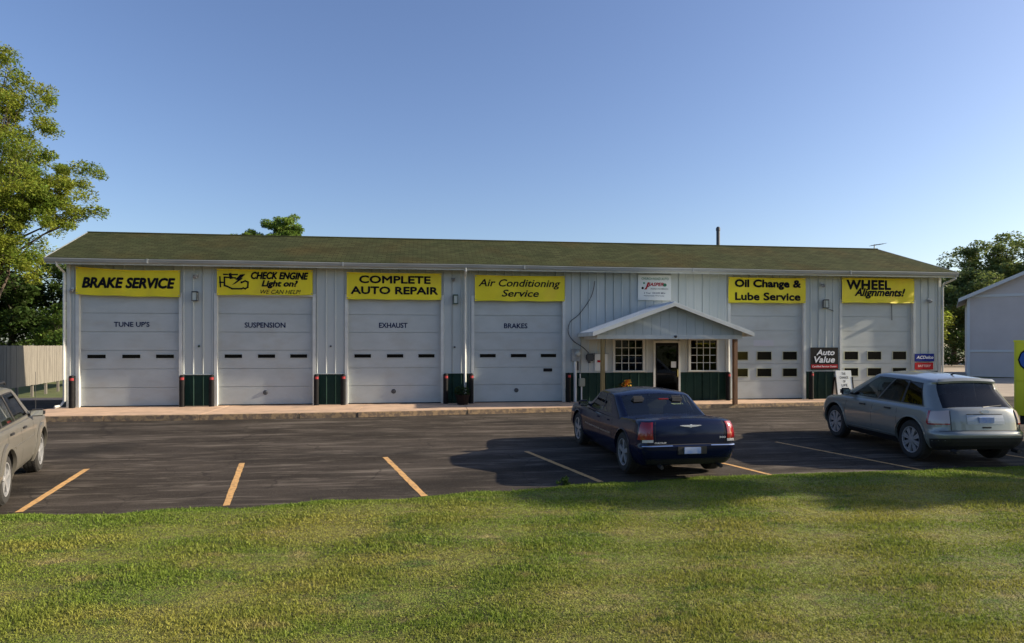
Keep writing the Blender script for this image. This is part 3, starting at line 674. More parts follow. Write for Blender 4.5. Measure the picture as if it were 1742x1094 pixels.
def board(name, label, x0, x1, z0, z1, m, y=YW - .06, t=.02, cat='sign'):
    o = tag(empty(name, ((x0 + x1) / 2, y, z0)), label, cat)
    MB().bbox(x0, x1, y, y + t, z0, z1, .004).build('panel', m, o); return o
o = board('dealer_sign', 'white rectangular sign with red slanted lettering above the porch gable', 7.60, 8.84, 3.64, 4.56, signwhite)
ys = YW - .063
text('lettering', 'CHURCH ROAD AUTO', 8.24, ys, 4.42, 1.02, .09, greenp, o, .01)
text('lettering', 'JASPER', 8.26, ys, 4.20, .60, .17, redp, o, .03, .3)
text('lettering', 'ENGINES & TRANSMISSIONS', 8.40, ys, 4.055, .66, .045, blackp, o, .01)
text('lettering', '3 Year 100,000 Mile', 8.22, ys, 3.90, .80, .07, navyp, o, .005); text('lettering', 'Nationwide Warranty', 8.20, ys, 3.80, .76, .06, navyp, o, .005)
MB().prism_y([(7.82, 4.03), (7.92, 4.03), (8.03, 4.29), (7.96, 4.29), (7.89, 4.10)], ys - .002, ys).build('red_tick', redp, o)
MB().lathe([(.001, -.003), (.045, -.003), (.045, 0)], (7.77, ys, 4.08), 'y', 12).build('black_wheel', blackp, o)
MB().lathe([(.001, -.003), (.035, -.003), (.035, 0)], (7.82, ys, 4.26), 'y', 12).build('green_dot', greenp, o)
MB().prism_y([(8.60 + .075 * math.cos(a), 4.2 + .06 * math.sin(a)) for a in [k * math.pi / 6 for k in range(12)]], ys - .002, ys).build('green_emblem', greenp, o)
o = board('parts_sign', 'black sign reading Auto Value over a red strip, low on the wall', 14.30, 15.42, 1.09, 1.93, blackm)
text('lettering', 'Auto', 14.90, ys, 1.745, .74, .22, whitep, o, .035, .22); text('lettering', 'Value', 14.86, ys, 1.475, .84, .24, whitep, o, .035, .22)
MB().box(14.32, 15.40, ys, ys + .0025, 1.15, 1.29).build('red_strip', redp, o); text('lettering', 'Certified Service Center', 14.86, ys - .002, 1.22, 1.0, .065, whitep, o, .01, .1)
o = board('parts_sign', 'small blue sign with white slanted lettering at the right corner of the shop', 18.60, 19.42, 1.39, 1.69, bluep)
text('lettering', 'ACDelco', 19.02, ys, 1.55, .72, .12, whitep, o, .02, .25)
o = board('parts_sign', 'small red sign directly under the blue sign at the right corner', 18.60, 19.38, 1.08, 1.35, redp)
text('lettering', 'BATTERY', 19.0, ys, 1.22, .55, .09, mat('pale_red', (.7, .45, .42), .5), o, .02, .1)
# A-frame sidewalk sign
o = tag(empty('sidewalk_sign', (15.1, 21.8, 0)), 'white folding sidewalk sign standing below the black wall sign', 'sign')
for s in (-1, 1):
    m4 = Matrix.Translation((15.1, 21.8, 0)) @ Matrix.Rotation(R(9) * s, 4, 'X'); mb = MB().bbox(-.31, .31, -.012 + s * .17 - (.0), .012 + s * .17, .06, 1.08, .01)
    mb.v = [tuple(m4 @ Vector(v)) for v in mb.v]; mb.build('face_panel', signwhite, o)
    for q in (-.35, .31):
        mb = MB().box(q, q + .04, -.02 + s * .17, .02 + s * .17, .0, .84); mb.v = [tuple(m4 @ Vector(v)) for v in mb.v]; mb.build('leg', blackm, o)
m4 = Matrix.Translation((15.1, 21.8, 0)) @ Matrix.Rotation(R(-9), 4, 'X')
for b, z, w in (('THE', .96, .15), ('CHANGE', .82, .34), ('OF', .68, .1), ('LIFE', .54, .24)): text('lettering', b, 0, -.186, z, w, .09, blackp, o, .01, mat4=m4)
# bollards
def bollard(x, y, h, label):
    o = tag(empty('bollard', (x, y, 0)), label, 'bollard', 'black pipe bollards beside the garage doors')
    MB().lathe([(.001, 0), (.085, 0), (.085, h - .05), (.07, h - .015), (.03, h + .005), (.001, h + .008)], (x, y, 0), 'z', 14).build('pipe', blackm, o, smooth=False)
    a0 = -math.pi / 2 + .35
    MB().prism_z([(x + (.087 if k < 7 else .084) * math.cos(a), y + (.087 if k < 7 else .084) * math.sin(a)) for k, a in enumerate([a0 - .75 + .25 * j for j in range(7)] + [a0 + .75 - .25 * j for j in range(7)])], h - .16, h - .08).build('reflector', redref, o)
BL = [(-11.23, 'leftmost bollard, at the left corner of the shop'), (-7.90, 'bollard at the right jamb of the TUNE UP\'S door'), (-6.98, 'bollard at the left jamb of the SUSPENSION door'),
      (-3.64, 'bollard at the right jamb of the SUSPENSION door'), (-2.76, 'bollard at the left jamb of the EXHAUST door'), (.68, 'bollard at the right jamb of the EXHAUST door'),
      (1.56, 'bollard at the left jamb of the BRAKES door, right of the downspout'), (5.0, 'bollard at the right jamb of the BRAKES door, left of the meter'),
      (10.96, 'bollard behind the stained right post of the porch'), (14.22, 'bollard below the left edge of the black wall sign'), (15.50, 'bollard at the left jamb of the rightmost garage door')]
for x, lab in BL: bollard(x, 22.38, 1.04, 'black ' + lab)
# wall lanterns
def lantern(x, z, m, label):
    o = tag(empty('wall_lantern', (x, YW - .02, z)), label, 'lamp', 'wall lanterns between the garage doors')
    MB().bbox(x - .05, x + .05, YW - .04, YW - .02, z - .1, z + .1, .006).build('backplate', m, o)
    MB().bbox(x - .085, x + .085, YW - .20, YW - .041, z + .13, z + .17, .006).build('cap', m, o)
    f = MB()
    for a in (-.08, .065):
        for b in (-.195, -.06): f.box(x + a, x + a + .015, YW + b, YW + b + .015, z - .13, z + .13)
    f.box(x - .085, x + .085, YW - .20, YW - .041, z - .15, z - .13); f.build('cage', m, o)
    MB().box(x - .062, x + .062, YW - .178, YW - .062, z - .128, z + .128).build('lamp_glass', lampglass, o)
lantern(-7.53, 3.62, metald, 'black box lantern between the TUNE UP\'S and SUSPENSION doors')
lantern(1.03, 3.60, greenlamp, 'green box lantern left of the middle downspout')
lantern(14.88, 3.56, metald, 'black box lantern between the two right garage doors')
# twin flood lights under the eave
def flood(x, z, label):
    o = tag(empty('flood_light', (x, YW - .02, z)), label, 'lamp', 'small white flood lights under the eave')
    MB().lathe([(.001, -.03), (.055, -.03), (.06, 0)], (x, YW - .02, z + .05), 'y', 12).build('base', trimm, o)
    for s in (-1, 1):
        mb = MB().lathe([(.001, 0), (.03, 0), (.055, .07), (.06, .12), (.05, .125), (.001, .11)], (0, 0, 0), 'z', 12)
        m4 = Matrix.Translation((x + s * .05, YW - .06, z + .04)) @ Matrix.Rotation(R(38) * s, 4, 'Y') @ Matrix.Rotation(R(140), 4, 'X')
        mb.v = [tuple(m4 @ Vector(v)) for v in mb.v]; mb.build('lamp_head', metalg, o)
for x, z, lab in ((-7.53, 4.28, 'twin flood light above the leftmost box lantern'), (.95, 4.30, 'twin flood light above the green box lantern'), (14.77, 4.26, 'twin flood light above the rightmost box lantern'),
             (-11.29, 3.78, 'twin flood light beside the leftmost banner at the corner'), (19.2, 3.72, 'twin flood light on the wall right of the rightmost banner')): flood(x, z, lab)
# little fixtures on the pillars
for x, z, lab in ((-7.44, 1.98, 'small green knob fitting on the siding right of the TUNE UP\'S door'), (-3.2, 1.98, 'small dark knob fitting on the siding right of the SUSPENSION door'), (1.0, 1.95, 'small dark knob fitting left of the middle downspout')):
    tag(MB().lathe([(.001, -.05), (.03, -.045), (.035, -.02), (.035, 0)], (x, YW, z), 'y', 10).build('wall_fitting', greenlamp if x < -7 else metald), lab, 'fitting')
# electric meter, conduit, boxes
o = tag(empty('electric_meter', (5.30, YW, .05)), 'grey electric meter box on a pale conduit left of the porch', 'meter')
MB().bbox(5.13, 5.45, YW - .15, YW - .023, 1.44, 1.88, .012).build('box', metalg, o)
MB().lathe([(.001, -.12), (.075, -.11), (.09, -.06), (.10, 0)], (5.36, YW - .15, 1.72), 'y', 16).build('dial', lampglass, o)
MB().tube([(5.27, YW - .09, 1.44), (5.27, YW - .09, .0)], .055, 10).build('conduit', galv, o)
MB().tube([(5.38, YW - .07, 1.44), (5.38, YW - .07, 1.12)], .03, 8).build('stub', metald, o)
o = tag(empty('junction_box', (5.82, YW, 1.41)), 'dark rounded box on the siding between the meter and porch post', 'box')
MB().bbox(5.67, 5.98, YW - .13, YW - .023, 1.45, 1.72, .04).build('box', metald, o); MB().tube([(5.80, YW - .05, 1.45), (5.80, YW - .05, 1.38)], .05, 8).build('gland', metald, o)
o = tag(empty('gas_box', (5.52, YW, 0)), 'small pale utility box on a thin pipe below the meter', 'box')
MB().bbox(5.40, 5.62, YW - .16, YW - .03, .55, .84, .02).build('box', mat('gas_box_grey', (.25, .27, .22), .5), o)
MB().tube([(5.50, YW - .1, .55), (5.50, YW - .1, 0)], .025, 8).build('pipe', galv, o); MB().tube([(5.45, YW - .1, .84), (5.45, YW - .1, 1.0)], .02, 8).build('riser', galv, o)
o = tag(empty('notice_box', (6.2, YW, 1.12)), 'white notice cabinet on the siding behind the left porch post', 'cabinet')
MB().bbox(5.99, 6.46, YW - .08, YW - .023, 1.10, 1.70, .01).build('cabinet', signwhite, o); MB().box(5.97, 6.50, YW - .10, YW - .023, 1.703, 1.73).build('lid', metalg, o); MB().box(6.08, 6.3, YW - .084, YW - .081, 1.4, 1.48).build('sticker', redp, o)
cb = [(6.0, 4.31), (5.95, 4.0), (5.81, 3.64), (5.42, 3.11), (5.1, 2.84), (5.03, 2.48), (5.21, 2.17), (5.55, 1.95), (5.78, 1.73)]
sm = []
for k in range(len(cb) - 1):
    p = [cb[max(k - 1, 0)], cb[k], cb[k + 1], cb[min(k + 2, len(cb) - 1)]]
    for t in (0, .25, .5, .75):
        sm.append(tuple(.5 * (2 * p[1][i] + (p[2][i] - p[0][i]) * t + (2 * p[0][i] - 5 * p[1][i] + 4 * p[2][i] - p[3][i]) * t * t + (3 * p[1][i] - p[0][i] - 3 * p[2][i] + p[3][i]) * t ** 3) for i in (0, 1)))
sm.append(cb[-1])
tag(MB().tube([(x, YW - .04, z) for x, z in sm], .014, 5).build('cable', metald), 'thin dark cable looping down the siding left of the porch', 'cable')
tag(MB().tube([(14.95, YW - .03, 3.42), (15.1, YW - .03, 3.36), (15.25, YW - .03, 3.3)], .012, 5).build('cable', metald), 'short cable end hanging beside the right box lantern', 'cable')
# roof pipe and aerial
o = tag(empty('vent_pipe', (12.6, 26.2, 5.5)), 'dark upright vent pipe rising behind the roof ridge', 'pipe')
MB().lathe([(.001, 5.4), (.075, 5.4), (.075, 7.02), (.001, 7.02)], (12.42, 26.3, 0), 'z', 12).build('pipe', metald, o); MB().lathe([(.001, 7.10), (.05, 7.09), (.09, 7.03), (.09, 6.92), (.076, 6.92)], (12.42, 26.3, 0), 'z', 12).build('cap', metald, o)
o = tag(empty('roof_aerial', (18.9, 25.3, 6.0)), 'small television aerial at the right end of the roof ridge', 'aerial')
MB().tube([(18.88, 25.2, 5.95), (18.9, 25.2, 6.3)], .02, 6).build('mast', metalg, o); MB().tube([(18.75, 25.2, 6.25), (19.3, 25.2, 6.33)], .018, 6).build('boom', metalg, o)
for k in range(4): MB().tube([(18.85 + k * .14, 24.95, 6.265 + k * .02), (18.85 + k * .14, 25.45, 6.265 + k * .02)], .01, 4).build('rod', metalg, o)
# ================================================================ CARS
bluepaint = mat('navy_car_paint', (.003, .007, .029), .2, spec=.2, coat=.3)
silver = mat('silver_green_paint', (.20, .215, .205), .32, metal=.35, coat=1.)
taupe = mat('taupe_paint', (.175, .165, .142), .38, metal=.3, coat=.5)
tyre = mat('tyre_rubber', (.018, .018, .018), .85, col2=(.03, .028, .025), scale=8, world_co=False)
rimm = mat('alloy', (.36, .365, .375), .3, metal=.35)
badgem = mat('badge_silver', (.70, .72, .75), .3, metal=.2)
rimdark = mat('wheel_recess', (.006, .006, .006), .95, spec=.05)
chrome = mat('chrome', (.75, .77, .8), .12, metal=1.)
plastic = mat('black_plastic', (.018, .018, .02), .55)
wellm = mat('wheel_well', (.008, .008, .008), .9)
redlamp = mat('red_lamp', (.26, .005, .008), .12, coat=1.); clearlamp = mat('clear_lamp', (.62, .60, .58), .15, coat=1.); pinklamp = mat('pale_lamp', (.42, .34, .33), .15, coat=1.)
seatm = mat('tan_seat', (.42, .45, .33), .75); seatd = mat('dark_seat', (.04, .04, .045), .8)
platem = mat('licence_plate', (.18, .28, .55), .5, col2=(.45, .50, .58), scale=5, world_co=False)

class Shell:
    """rounded-rectangle plan swept from v=0 (bottom) to v=1 (top); x along the vehicle, rear at 0."""
    def __init__(s, vs, xr, xf, W, zb, zt, crown, rr=(.08, .22), rf=(.10, .35), vz=None, plan=None, bow=0.):
        s.vs, s._xr, s._xf, s._W = vs, xr, xf, W; s.zb, s.zt, s.crown, s.rr, s.rf = zb, zt, crown, rr, rf; s.plan = plan or (lambda x: 1.); s.bow = bow
        s.x0, s.x1 = xr[0], xf[0]
    def fx(s, v): return float(np.interp(v, s.vs, s._xr)), float(np.interp(v, s.vs, s._xf))
    def xi(s, u):
        a, b = s.rr; c, d = s.rf
        if u <= 1: xi, et = 0, u * (1 - b)
        elif u <= 2: t = (u - 1) * math.pi / 2; xi, et = a * (1 - math.cos(t)), 1 - b + b * math.sin(t)
        elif u <= 3: xi, et = a + (u - 2) * (1 - a - c), 1
        elif u <= 4: t = (u - 3) * math.pi / 2; xi, et = 1 - c + c * math.sin(t), 1 - d + d * math.cos(t)
        else: xi, et = 1, (5 - u) * (1 - d)
        return xi + s.bow * et * et * (1 - xi) ** 6 , et
    def u(s, frac): return 2 + (frac - s.rr[0]) / (1 - s.rr[0] - s.rf[0])
    def ux(s, x, v=0.):                                # side parameter whose point at height v lies at x
        a, b = s.fx(v); return s.u((x - a) / (b - a))
    def pos(s, u, v, side=1, off=0.):
        if off:
            e = .01; p = s.pos(u, v, side); du = s.pos(min(u + e, 5), v, side) - s.pos(max(u - e, 0), v, side); dv = s.pos(u, min(v + e, 1), side) - s.pos(u, max(v - e, 0), side)
            n = du.cross(dv) * (-side)
            if n.length < 1e-9: return p
            n.normalize(); c = p - Vector(((s.x0 + s.x1) / 2, 0, (s.zb(p.x) + s.zt(p.x)) / 2))
            if n.dot(Vector((c.x / 3, c.y, c.z))) < 0: n = -n
            return p + n * off
        xi, et = s.xi(u); a, b = s.fx(v); x = a + xi * (b - a)
        y = et * float(np.interp(v, s.vs, s._W)) * s.plan(x)
        zt = s.zt(x) + s.crown * (1 - et * et); zb = s.zb(x)
        return Vector((x, y * side, zb + v * (zt - zb)))
    def mesh(s, cols, rows, holes=(), close=True, M=4):
        """holes: (u0,u1,v0,v1)"""
        cols = sorted(set([round(k / M, 5) for k in range(M + 1)] + [round(1 + k / 5, 5) for k in range(6)] + [round(c, 5) for c in cols] + [round(3 + k / 5, 5) for k in range(6)] + [round(4 + k / M, 5) for k in range(M + 1)]))
        rows = sorted(set(round(r, 5) for r in rows)); bm = bmesh.new()
        G = {sd: [[bm.verts.new(s.pos(u, v, sd)) for v in rows] for u in cols] for sd in (1, -1)}
        for sd in (1, -1):
            for i in range(len(cols) - 1):
                for j in range(len(rows) - 1):
                    cu, cv = (cols[i] + cols[i + 1]) / 2, (rows[j] + rows[j + 1]) / 2
                    if any(h[0] < cu < h[1] and h[2] < cv < h[3] for h in holes): continue
                    q = [G[sd][i][j], G[sd][i + 1][j], G[sd][i + 1][j + 1], G[sd][i][j + 1]]
                    bm.faces.new(q if sd < 0 else q[::-1])
        if close:
            mid = [i for i, u in enumerate(cols) if 1 <= u <= 4]
            for rj, flip in ((len(rows) - 1, 0), (0, 1)):
                v = rows[rj]; H = []
                for i in mid:
                    p = G[1][i][rj].co; et = s.xi(cols[i])[1]; row = []
                    for k in range(-M, M + 1):
                        if abs(k) == M: row.append(G[1 if k > 0 else -1][i][rj]); continue
                        t = k / M; zt = s.zt(p.x) + s.crown * (1 - (et * t) ** 2) ; zb = s.zb(p.x)
                        row.append(bm.verts.new((p.x, p.y * t, zb + v * (zt - zb))))
                    H.append(row)
                for a in range(len(H) - 1):
                    for k in range(2 * M):
                        q = [H[a][k], H[a + 1][k], H[a + 1][k + 1], H[a][k + 1]]
                        bm.faces.new(q[::-1] if flip else q)
        bmesh.ops.remove_doubles(bm, verts=bm.verts, dist=.0012)
        bmesh.ops.recalc_face_normals(bm, faces=bm.faces)
        return bm
    def patch(s, P, off, side=1, nu=8, nv=4, mb=None, skirt=True):
        """P: four (u,v) corners: rear-bottom, front-bottom, front-top, rear-top"""
        mb = mb or MB(); A, B, C, D = P; o = []; i_ = []
        for j in range(nv + 1):
            for i in range(nu + 1):
                a, b = i / nu, j / nv
                u = (A[0] * (1 - a) + B[0] * a) * (1 - b) + (D[0] * (1 - a) + C[0] * a) * b; v = (A[1] * (1 - a) + B[1] * a) * (1 - b) + (D[1] * (1 - a) + C[1] * a) * b
                o.append(s.pos(u, v, side, off)); i_.append(s.pos(u, v, side, -.004))
        n = len(o); W = nu + 1; fs = [(j * W + i, j * W + i + 1, (j + 1) * W + i + 1, (j + 1) * W + i) for j in range(nv) for i in range(nu)]
        if skirt:
            rim = list(range(W)) + [j * W + nu for j in range(1, nv + 1)] + [nv * W + i for i in range(nu - 1, -1, -1)] + [j * W for j in range(nv - 1, 0, -1)]
            fs += [(rim[k], rim[(k + 1) % len(rim)], rim[(k + 1) % len(rim)] + n, rim[k] + n) for k in range(len(rim))]
        if not skirt and (o[1] - o[0]).cross(o[W] - o[0]).dot(o[0] - Vector(((s.x0 + s.x1) / 2, 0, o[0].z))) < 0: fs = [f[::-1] for f in fs]
        mb.add(o + (i_ if skirt else []), fs); return mb

def smooth_by_angle(me, ang=40):
    bm = bmesh.new(); bm.from_mesh(me)
    for f in bm.faces: f.smooth = True
    for e in bm.edges:
        if len(e.link_faces) == 2 and e.calc_face_angle(0) > R(ang): e.smooth = False
    bm.to_mesh(me); bm.free()

def from_bm(name, bm, m, parent, ang=40):
    me = bpy.data.meshes.new(name); bm.to_mesh(me); bm.free(); smooth_by_angle(me, ang)
    return link(name, me, m, parent, world=False)
def lb(mb, name, m, parent, smooth=False):             # a part whose vertices are in the vehicle's own coordinates
    o = mb.build(name, m, parent, world=False); fixn(o)
    if smooth: smooth_by_angle(o.data)
    return o

def make_wheel(root, x, y, r, w, side, spokes, twin=False, hub='alloy'):
    n = 40; wy = [-w / 2, -w / 2 + .03, -w / 2 + .0, w / 2]
    wh = empty('wheel', (x, y, r)); wh.parent = root
    tb = MB().lathe([(r * .66, -w / 2 + .012), (r * .70, -w / 2), (r * .93, -w / 2 + .004), (r * .985, -w / 2 + .03), (r, -w / 2 + .06), (r, w / 2 - .06), (r * .985, w / 2 - .03), (r * .93, w / 2 - .004), (r * .70, w / 2), (r * .66, w / 2 - .012), (r * .66, -w / 2 + .012)], (0, 0, 0), 'y', n)
    for k in range(60):                                # tread blocks
        a = 2 * math.pi * k / 60
        for q in (-1, 0, 1):
            c = Vector((math.cos(a) * (r + .001), q * w * .26, math.sin(a) * (r + .001))); t = Vector((-math.sin(a), 0, math.cos(a))) * r * .035; b = Vector((0, w * .1, 0)); nn = Vector((math.cos(a), 0, math.sin(a))) * .006
            vs = [c - t - b, c + t - b, c + t + b, c - t + b]; tb.add([v - nn * 1 for v in vs] + [v + nn for v in vs], [(4, 5, 6, 7), (0, 1, 5, 4), (1, 2, 6, 5), (2, 3, 7, 6), (3, 0, 4, 7)])
    t = lb(tb, 'tyre', tyre, wh, True)
    s = side; rr = r * .70
    d = lb(MB().lathe([(.001, s * .0), (rr, s * .0), (rr, s * (w / 2 - .01))], (0, 0, 0), 'y', n), 'recess', rimdark, wh)
    m = MB().lathe([(rr, s * (w / 2 - .016)), (rr - .004, s * (w / 2 - .004)), (rr - .026, s * (w / 2 - .008)), (rr - .03, s * (w / 2 - .05)), (rr, s * (w / 2 - .07))], (0, 0, 0), 'y', n)
    m.lathe([(.001, s * (w / 2 - .012)), (r * .16, s * (w / 2 - .016)), (r * .19, s * (w / 2 - .04)), (r * .19, s * .01)], (0, 0, 0), 'y', 16)
    for k in range(spokes):
        a0 = 2 * math.pi * k / spokes + .3
        for da in ((-.12, .12) if twin else (0,)):
            a = a0 + da; d1 = Vector((math.cos(a), 0, math.sin(a))); d2 = Vector((-math.sin(a), 0, math.cos(a)))
            hw0, hw1 = (.015, .013) if twin else (.036, .045)
            if spokes > 6: hw0, hw1 = .017, .022
            p0, p1 = r * .13, rr - .012; yo, yi = s * (w / 2 - .018), s * (w / 2 - .055)
            vs = [d1 * p0 - d2 * hw0, d1 * p0 + d2 * hw0, d1 * p1 + d2 * hw1, d1 * p1 - d2 * hw1]
            m.add([v + Vector((0, yo, 0)) for v in vs] + [v + Vector((0, yi, 0)) for v in vs], [(0, 1, 2, 3), (4, 7, 6, 5), (0, 4, 5, 1), (1, 5, 6, 2), (2, 6, 7, 3), (3, 7, 4, 0)])
    lb(m, 'rim', rimm, wh, True)
    return wh

def vehicle(name, label, cat, loc, yaw, cfg):
    root = tag(empty(name, loc, yaw, -.02 if not cfg.get('flat') else 0), label, cat)
    L, paint = cfg['lower'], cfg['paint']; N = 40
    cols = [L.u(f) for f in np.linspace(L.rr[0], 1 - L.rf[0], N)]
    bm = L.mesh(cols, cfg['rows'], M=5)
    me = bpy.data.meshes.new('body'); bm.to_mesh(me); bm.free(); me.materials.append(paint); me.materials.append(wellm)
    body = link('body', me, None, root, world=False)
    # wheel arches cut out of the body
    cm = MB(); W = cfg['halfw']; ar = cfg['r'] + cfg.get('gap', .055)
    cut = bmesh.new()
    for ax in cfg['axles']:
        for s in (1, -1):
            r = bmesh.ops.create_cone(cut, cap_ends=True, segments=36, radius1=ar, radius2=ar, depth=.42, matrix=Matrix.Translation((ax, s * (W - .08), cfg['r'] + .01)) @ Matrix.Rotation(R(90), 4, 'X'))
    cme = bpy.data.meshes.new('cut'); cut.to_mesh(cme); cut.free(); cme.materials.append(paint); cme.materials.append(wellm)
    cme.polygons.foreach_set('material_index', [1] * len(cme.polygons))
    co = bpy.data.objects.new('cut', cme); COL.objects.link(co)
    body.parent = None
    md = body.modifiers.new('b', 'BOOLEAN'); md.object = co; md.operation = 'DIFFERENCE'; md.solver = 'EXACT'
    bpy.context.view_layer.update()
    nm = bpy.data.meshes.new_from_object(body.evaluated_get(bpy.context.evaluated_depsgraph_get())); body.modifiers.clear(); body.data = nm; nm.name = 'body'
    bpy.data.objects.remove(co); smooth_by_angle(nm, 38); body.parent = root
    # fender lips
    for ax in cfg['axles']:
        for s in (1, -1):
            lp = MB(); z0 = cfg['r'] + .01; K = 18; vs = []; lw = cfg.get('lip', .02)
            for k in range(K + 1):
                a = R(-12) + (math.pi + R(24)) * k / K; ring = []
                for rad in (ar - .004, ar + lw):
                    x, z = ax + rad * math.cos(a), z0 + rad * math.sin(a)
                    v = (z - L.zb(x)) / (L.zt(x) - L.zb(x)); v = min(max(v, 0), 1)
                    p = L.pos(L.ux(x, v), v, s); q = cfg.get('lipout', .006)
                    ring.append((x, p.y + s * (q if rad > ar else q + .008), z))
                ring.append((ring[0][0], ring[0][1] - s * .05, ring[0][2])); ring.append((ring[1][0], ring[1][1] - s * .03, ring[1][2])); vs += ring
            fs = []
            for k in range(K):
                a, b = 4 * k, 4 * k + 4; fs += [(a, a + 1, b + 1, b), (a, b, b + 2, a + 2), (a + 1, a + 3, b + 3, b + 1)]
            lb(lp.add(vs, fs), 'fender_lip', cfg.get('lipm', paint), root, True)
    # cabin
    C = cfg['cabin']; H = cfg['holes']
    cc = [C.u(f) for f in np.linspace(C.rr[0], 1 - C.rf[0], 14)] + [h for q in H for h in q[1][:2]]; cr = list(cfg['crows']) + [h for q in H for h in q[1][2:]]
    from_bm('cabin', C.mesh(cc, cr, [q[1] for q in H], M=5), paint, root, 35)
    for nm_, h, sides, g in H:
        for s in sides:
            if h[0] < .01 or h[1] > 4.99:                  # glass across the centre line
                mb = MB()
                for sd in (1, -1): C.patch([(h[0], h[2]), (h[1], h[2]), (h[1], h[3]), (h[0], h[3])], -.003, sd, 10, 6, mb, False)
                o = mb.build(nm_, g, root, world=False); bm = bmesh.new(); bm.from_mesh(o.data); bmesh.ops.remove_doubles(bm, verts=bm.verts, dist=.001); bm.to_mesh(o.data); bm.free(); o.data.polygons.foreach_set('use_smooth', [True] * len(o.data.polygons))
                break
            else: C.patch([(h[0], h[2]), (h[1], h[2]), (h[1], h[3]), (h[0], h[3])], -.003, s, 8, 5, None, False).build(nm_, g, root, world=False, smooth=True)
            # black rubber surround
        if cfg.get('surround') and h[0] > 1.5 and h[1] < 3.9:
            for s in sides:
                mb = MB(); e = .012; ev = .03; a, b, c, d = h
                for q in ((a - e, b + e, c - ev, c), (a - e, b + e, d, d + ev), (a - e, a, c, d), (b, b + e, c, d)): C.patch([(q[0], q[2]), (q[1], q[2]), (q[1], q[3]), (q[0], q[3])], .003, s, 6, 3, mb, False)
                mb.build('window_trim', cfg['surround'], root, world=False)
    for ax in cfg['axles']:
        for s in (1, -1): make_wheel(root, ax, s * (W - cfg['tw'] / 2 - .015), cfg['r'], cfg['tw'], s, cfg['spokes'], cfg.get('twin', False))
    lb(MB().box(cfg['axles'][0] - .25, cfg['axles'][1] + .2, -W + .22, W - .22, L.zb(2) - .05, L.zb(2) + .1), 'underbody', plastic, root)
    # seats and dashboard seen through the glass
    sm_ = cfg['seat']; zb = C.zb(2) + .03
    for x in cfg['seats']:
        for y in (-.40, .40) if True else ():
            st = lb(MB().bbox(x, x + .12, y - .24, y + .24, zb - .02, zb + .20, .03), 'seat', sm_, root, True)
            lb(MB().bbox(x - .01, x + .09, y - .13, y + .13, zb + .23, zb + .38, .035), 'headrest', sm_, st, True)
    lb(MB().box(cfg['seats'][0] - .25, C.x1 - .35, -W + .17, W - .17, zb - .03, zb - .005), 'cabin_trim', cfg.get('trimm_', seatd), root)
    return root
def sp(vs, ys): return lambda x: float(np.interp(x, vs, ys))
def gap(L, x, v0, v1, side, root, w=.009, top=None):
    u0, u1 = L.ux(x - w / 2, .5), L.ux(x + w / 2, .5)
    lb(L.patch([(u0, v0), (u1, v0), (u1, v1), (u0, v1)], .0015, side, 1, 8, None, False), 'door_gap', darkgap, root)
def mirror(root, x, z, w, s, m, hy=.13):
    mb = MB().bbox(x - .07, x + .07, s * w + (0 if s > 0 else -.22) + s * .04, s * w + (.22 if s > 0 else 0) + s * .04, z, z + hy, .035)
    mb.box(x - .02, x + .03, min(s * (w - .06), s * (w + .06)), max(s * (w - .06), s * (w + .06)), z + .01, z + .05); o = lb(mb, 'door_mirror', m, root, True)
    y0 = s * (w + .15); lb(MB().box(x - .074, x - .071, y0 - .09, y0 + .09, z + .02, z + hy - .02), 'mirror_glass', chrome, o)

brightm = mat('bright_moulding', (.28, .28, .28), .3, metal=.6)
# ---- navy sedan ----
L = Shell([0, .12, .30, .42, .47, .72, .90, .97, 1.0], [.14, .05, .0, .0, .045, .055, .09, .13, .18], [4.90, 4.96, 5.0, 5.0, 4.97, 4.95, 4.90, 4.86, 4.82], [.80, .87, .925, .935, .932, .928, .90, .865, .80],
          sp([0, .3, 1, 4, 5], [.30, .24, .20, .20, .24]), sp([0, .10, .5, 1.2, 2, 3.2, 3.9, 4.6, 4.95], [1.01, 1.035, 1.045, 1.0, .96, .935, .95, .91, .84]), .035, (.045, .22), (.06, .38), plan=sp([0, .6, 1.2, 3.8, 4.4, 5], [.975, .995, 1, 1, .985, .95]), bow=.012)
C = Shell([0, .3, .6, .8, .88, .94, .98, 1.0], [.98, 1.25, 1.52, 1.68, 1.76, 1.86, 2.0, 2.2], [3.68, 3.36, 3.06, 2.90, 2.84, 2.76, 2.64, 2.45], [.895, .855, .82, .795, .78, .74, .66, .50],
          sp([0, 5], [.93, .93]), sp([0, 1.5, 2.2, 2.8, 3.6], [1.37, 1.38, 1.40, 1.395, 1.38]), .055, (.13, .15), (.12, .3))
u = C.ux
sedan = vehicle('sedan', 'dark navy blue four-door sedan parked facing the shop, rear to the lawn', 'car', (4.60, 10.75, lotz(12.2) + .01), R(92.4),
    dict(lower=L, paint=bluepaint, rows=[0, .06, .12, .2, .3, .36, .42, .445, .47, .55, .64, .72, .8, .86, .9, .94, .97, .99, 1], halfw=.935, r=.365, axles=(.99, 4.04), tw=.225, spokes=5, cabin=C,
         crows=[0, .1, .2, .35, .5, .65, .76, .84, .88, .91, .94, .96, .98, 1], surround=None, seat=seatd, seats=(1.55, 2.55), trimm_=seatm,
         holes=[('side_glass', (u(1.72), u(2.28), .12, .84), (1, -1), glassc), ('side_glass', (u(2.36), u(3.22), .12, .84), (1, -1), glassc), ('rear_glass', (0, 1.1, .12, .86), (1,), glassc), ('windscreen', (4.06, 5, .12, .86), (1,), glassc)]))
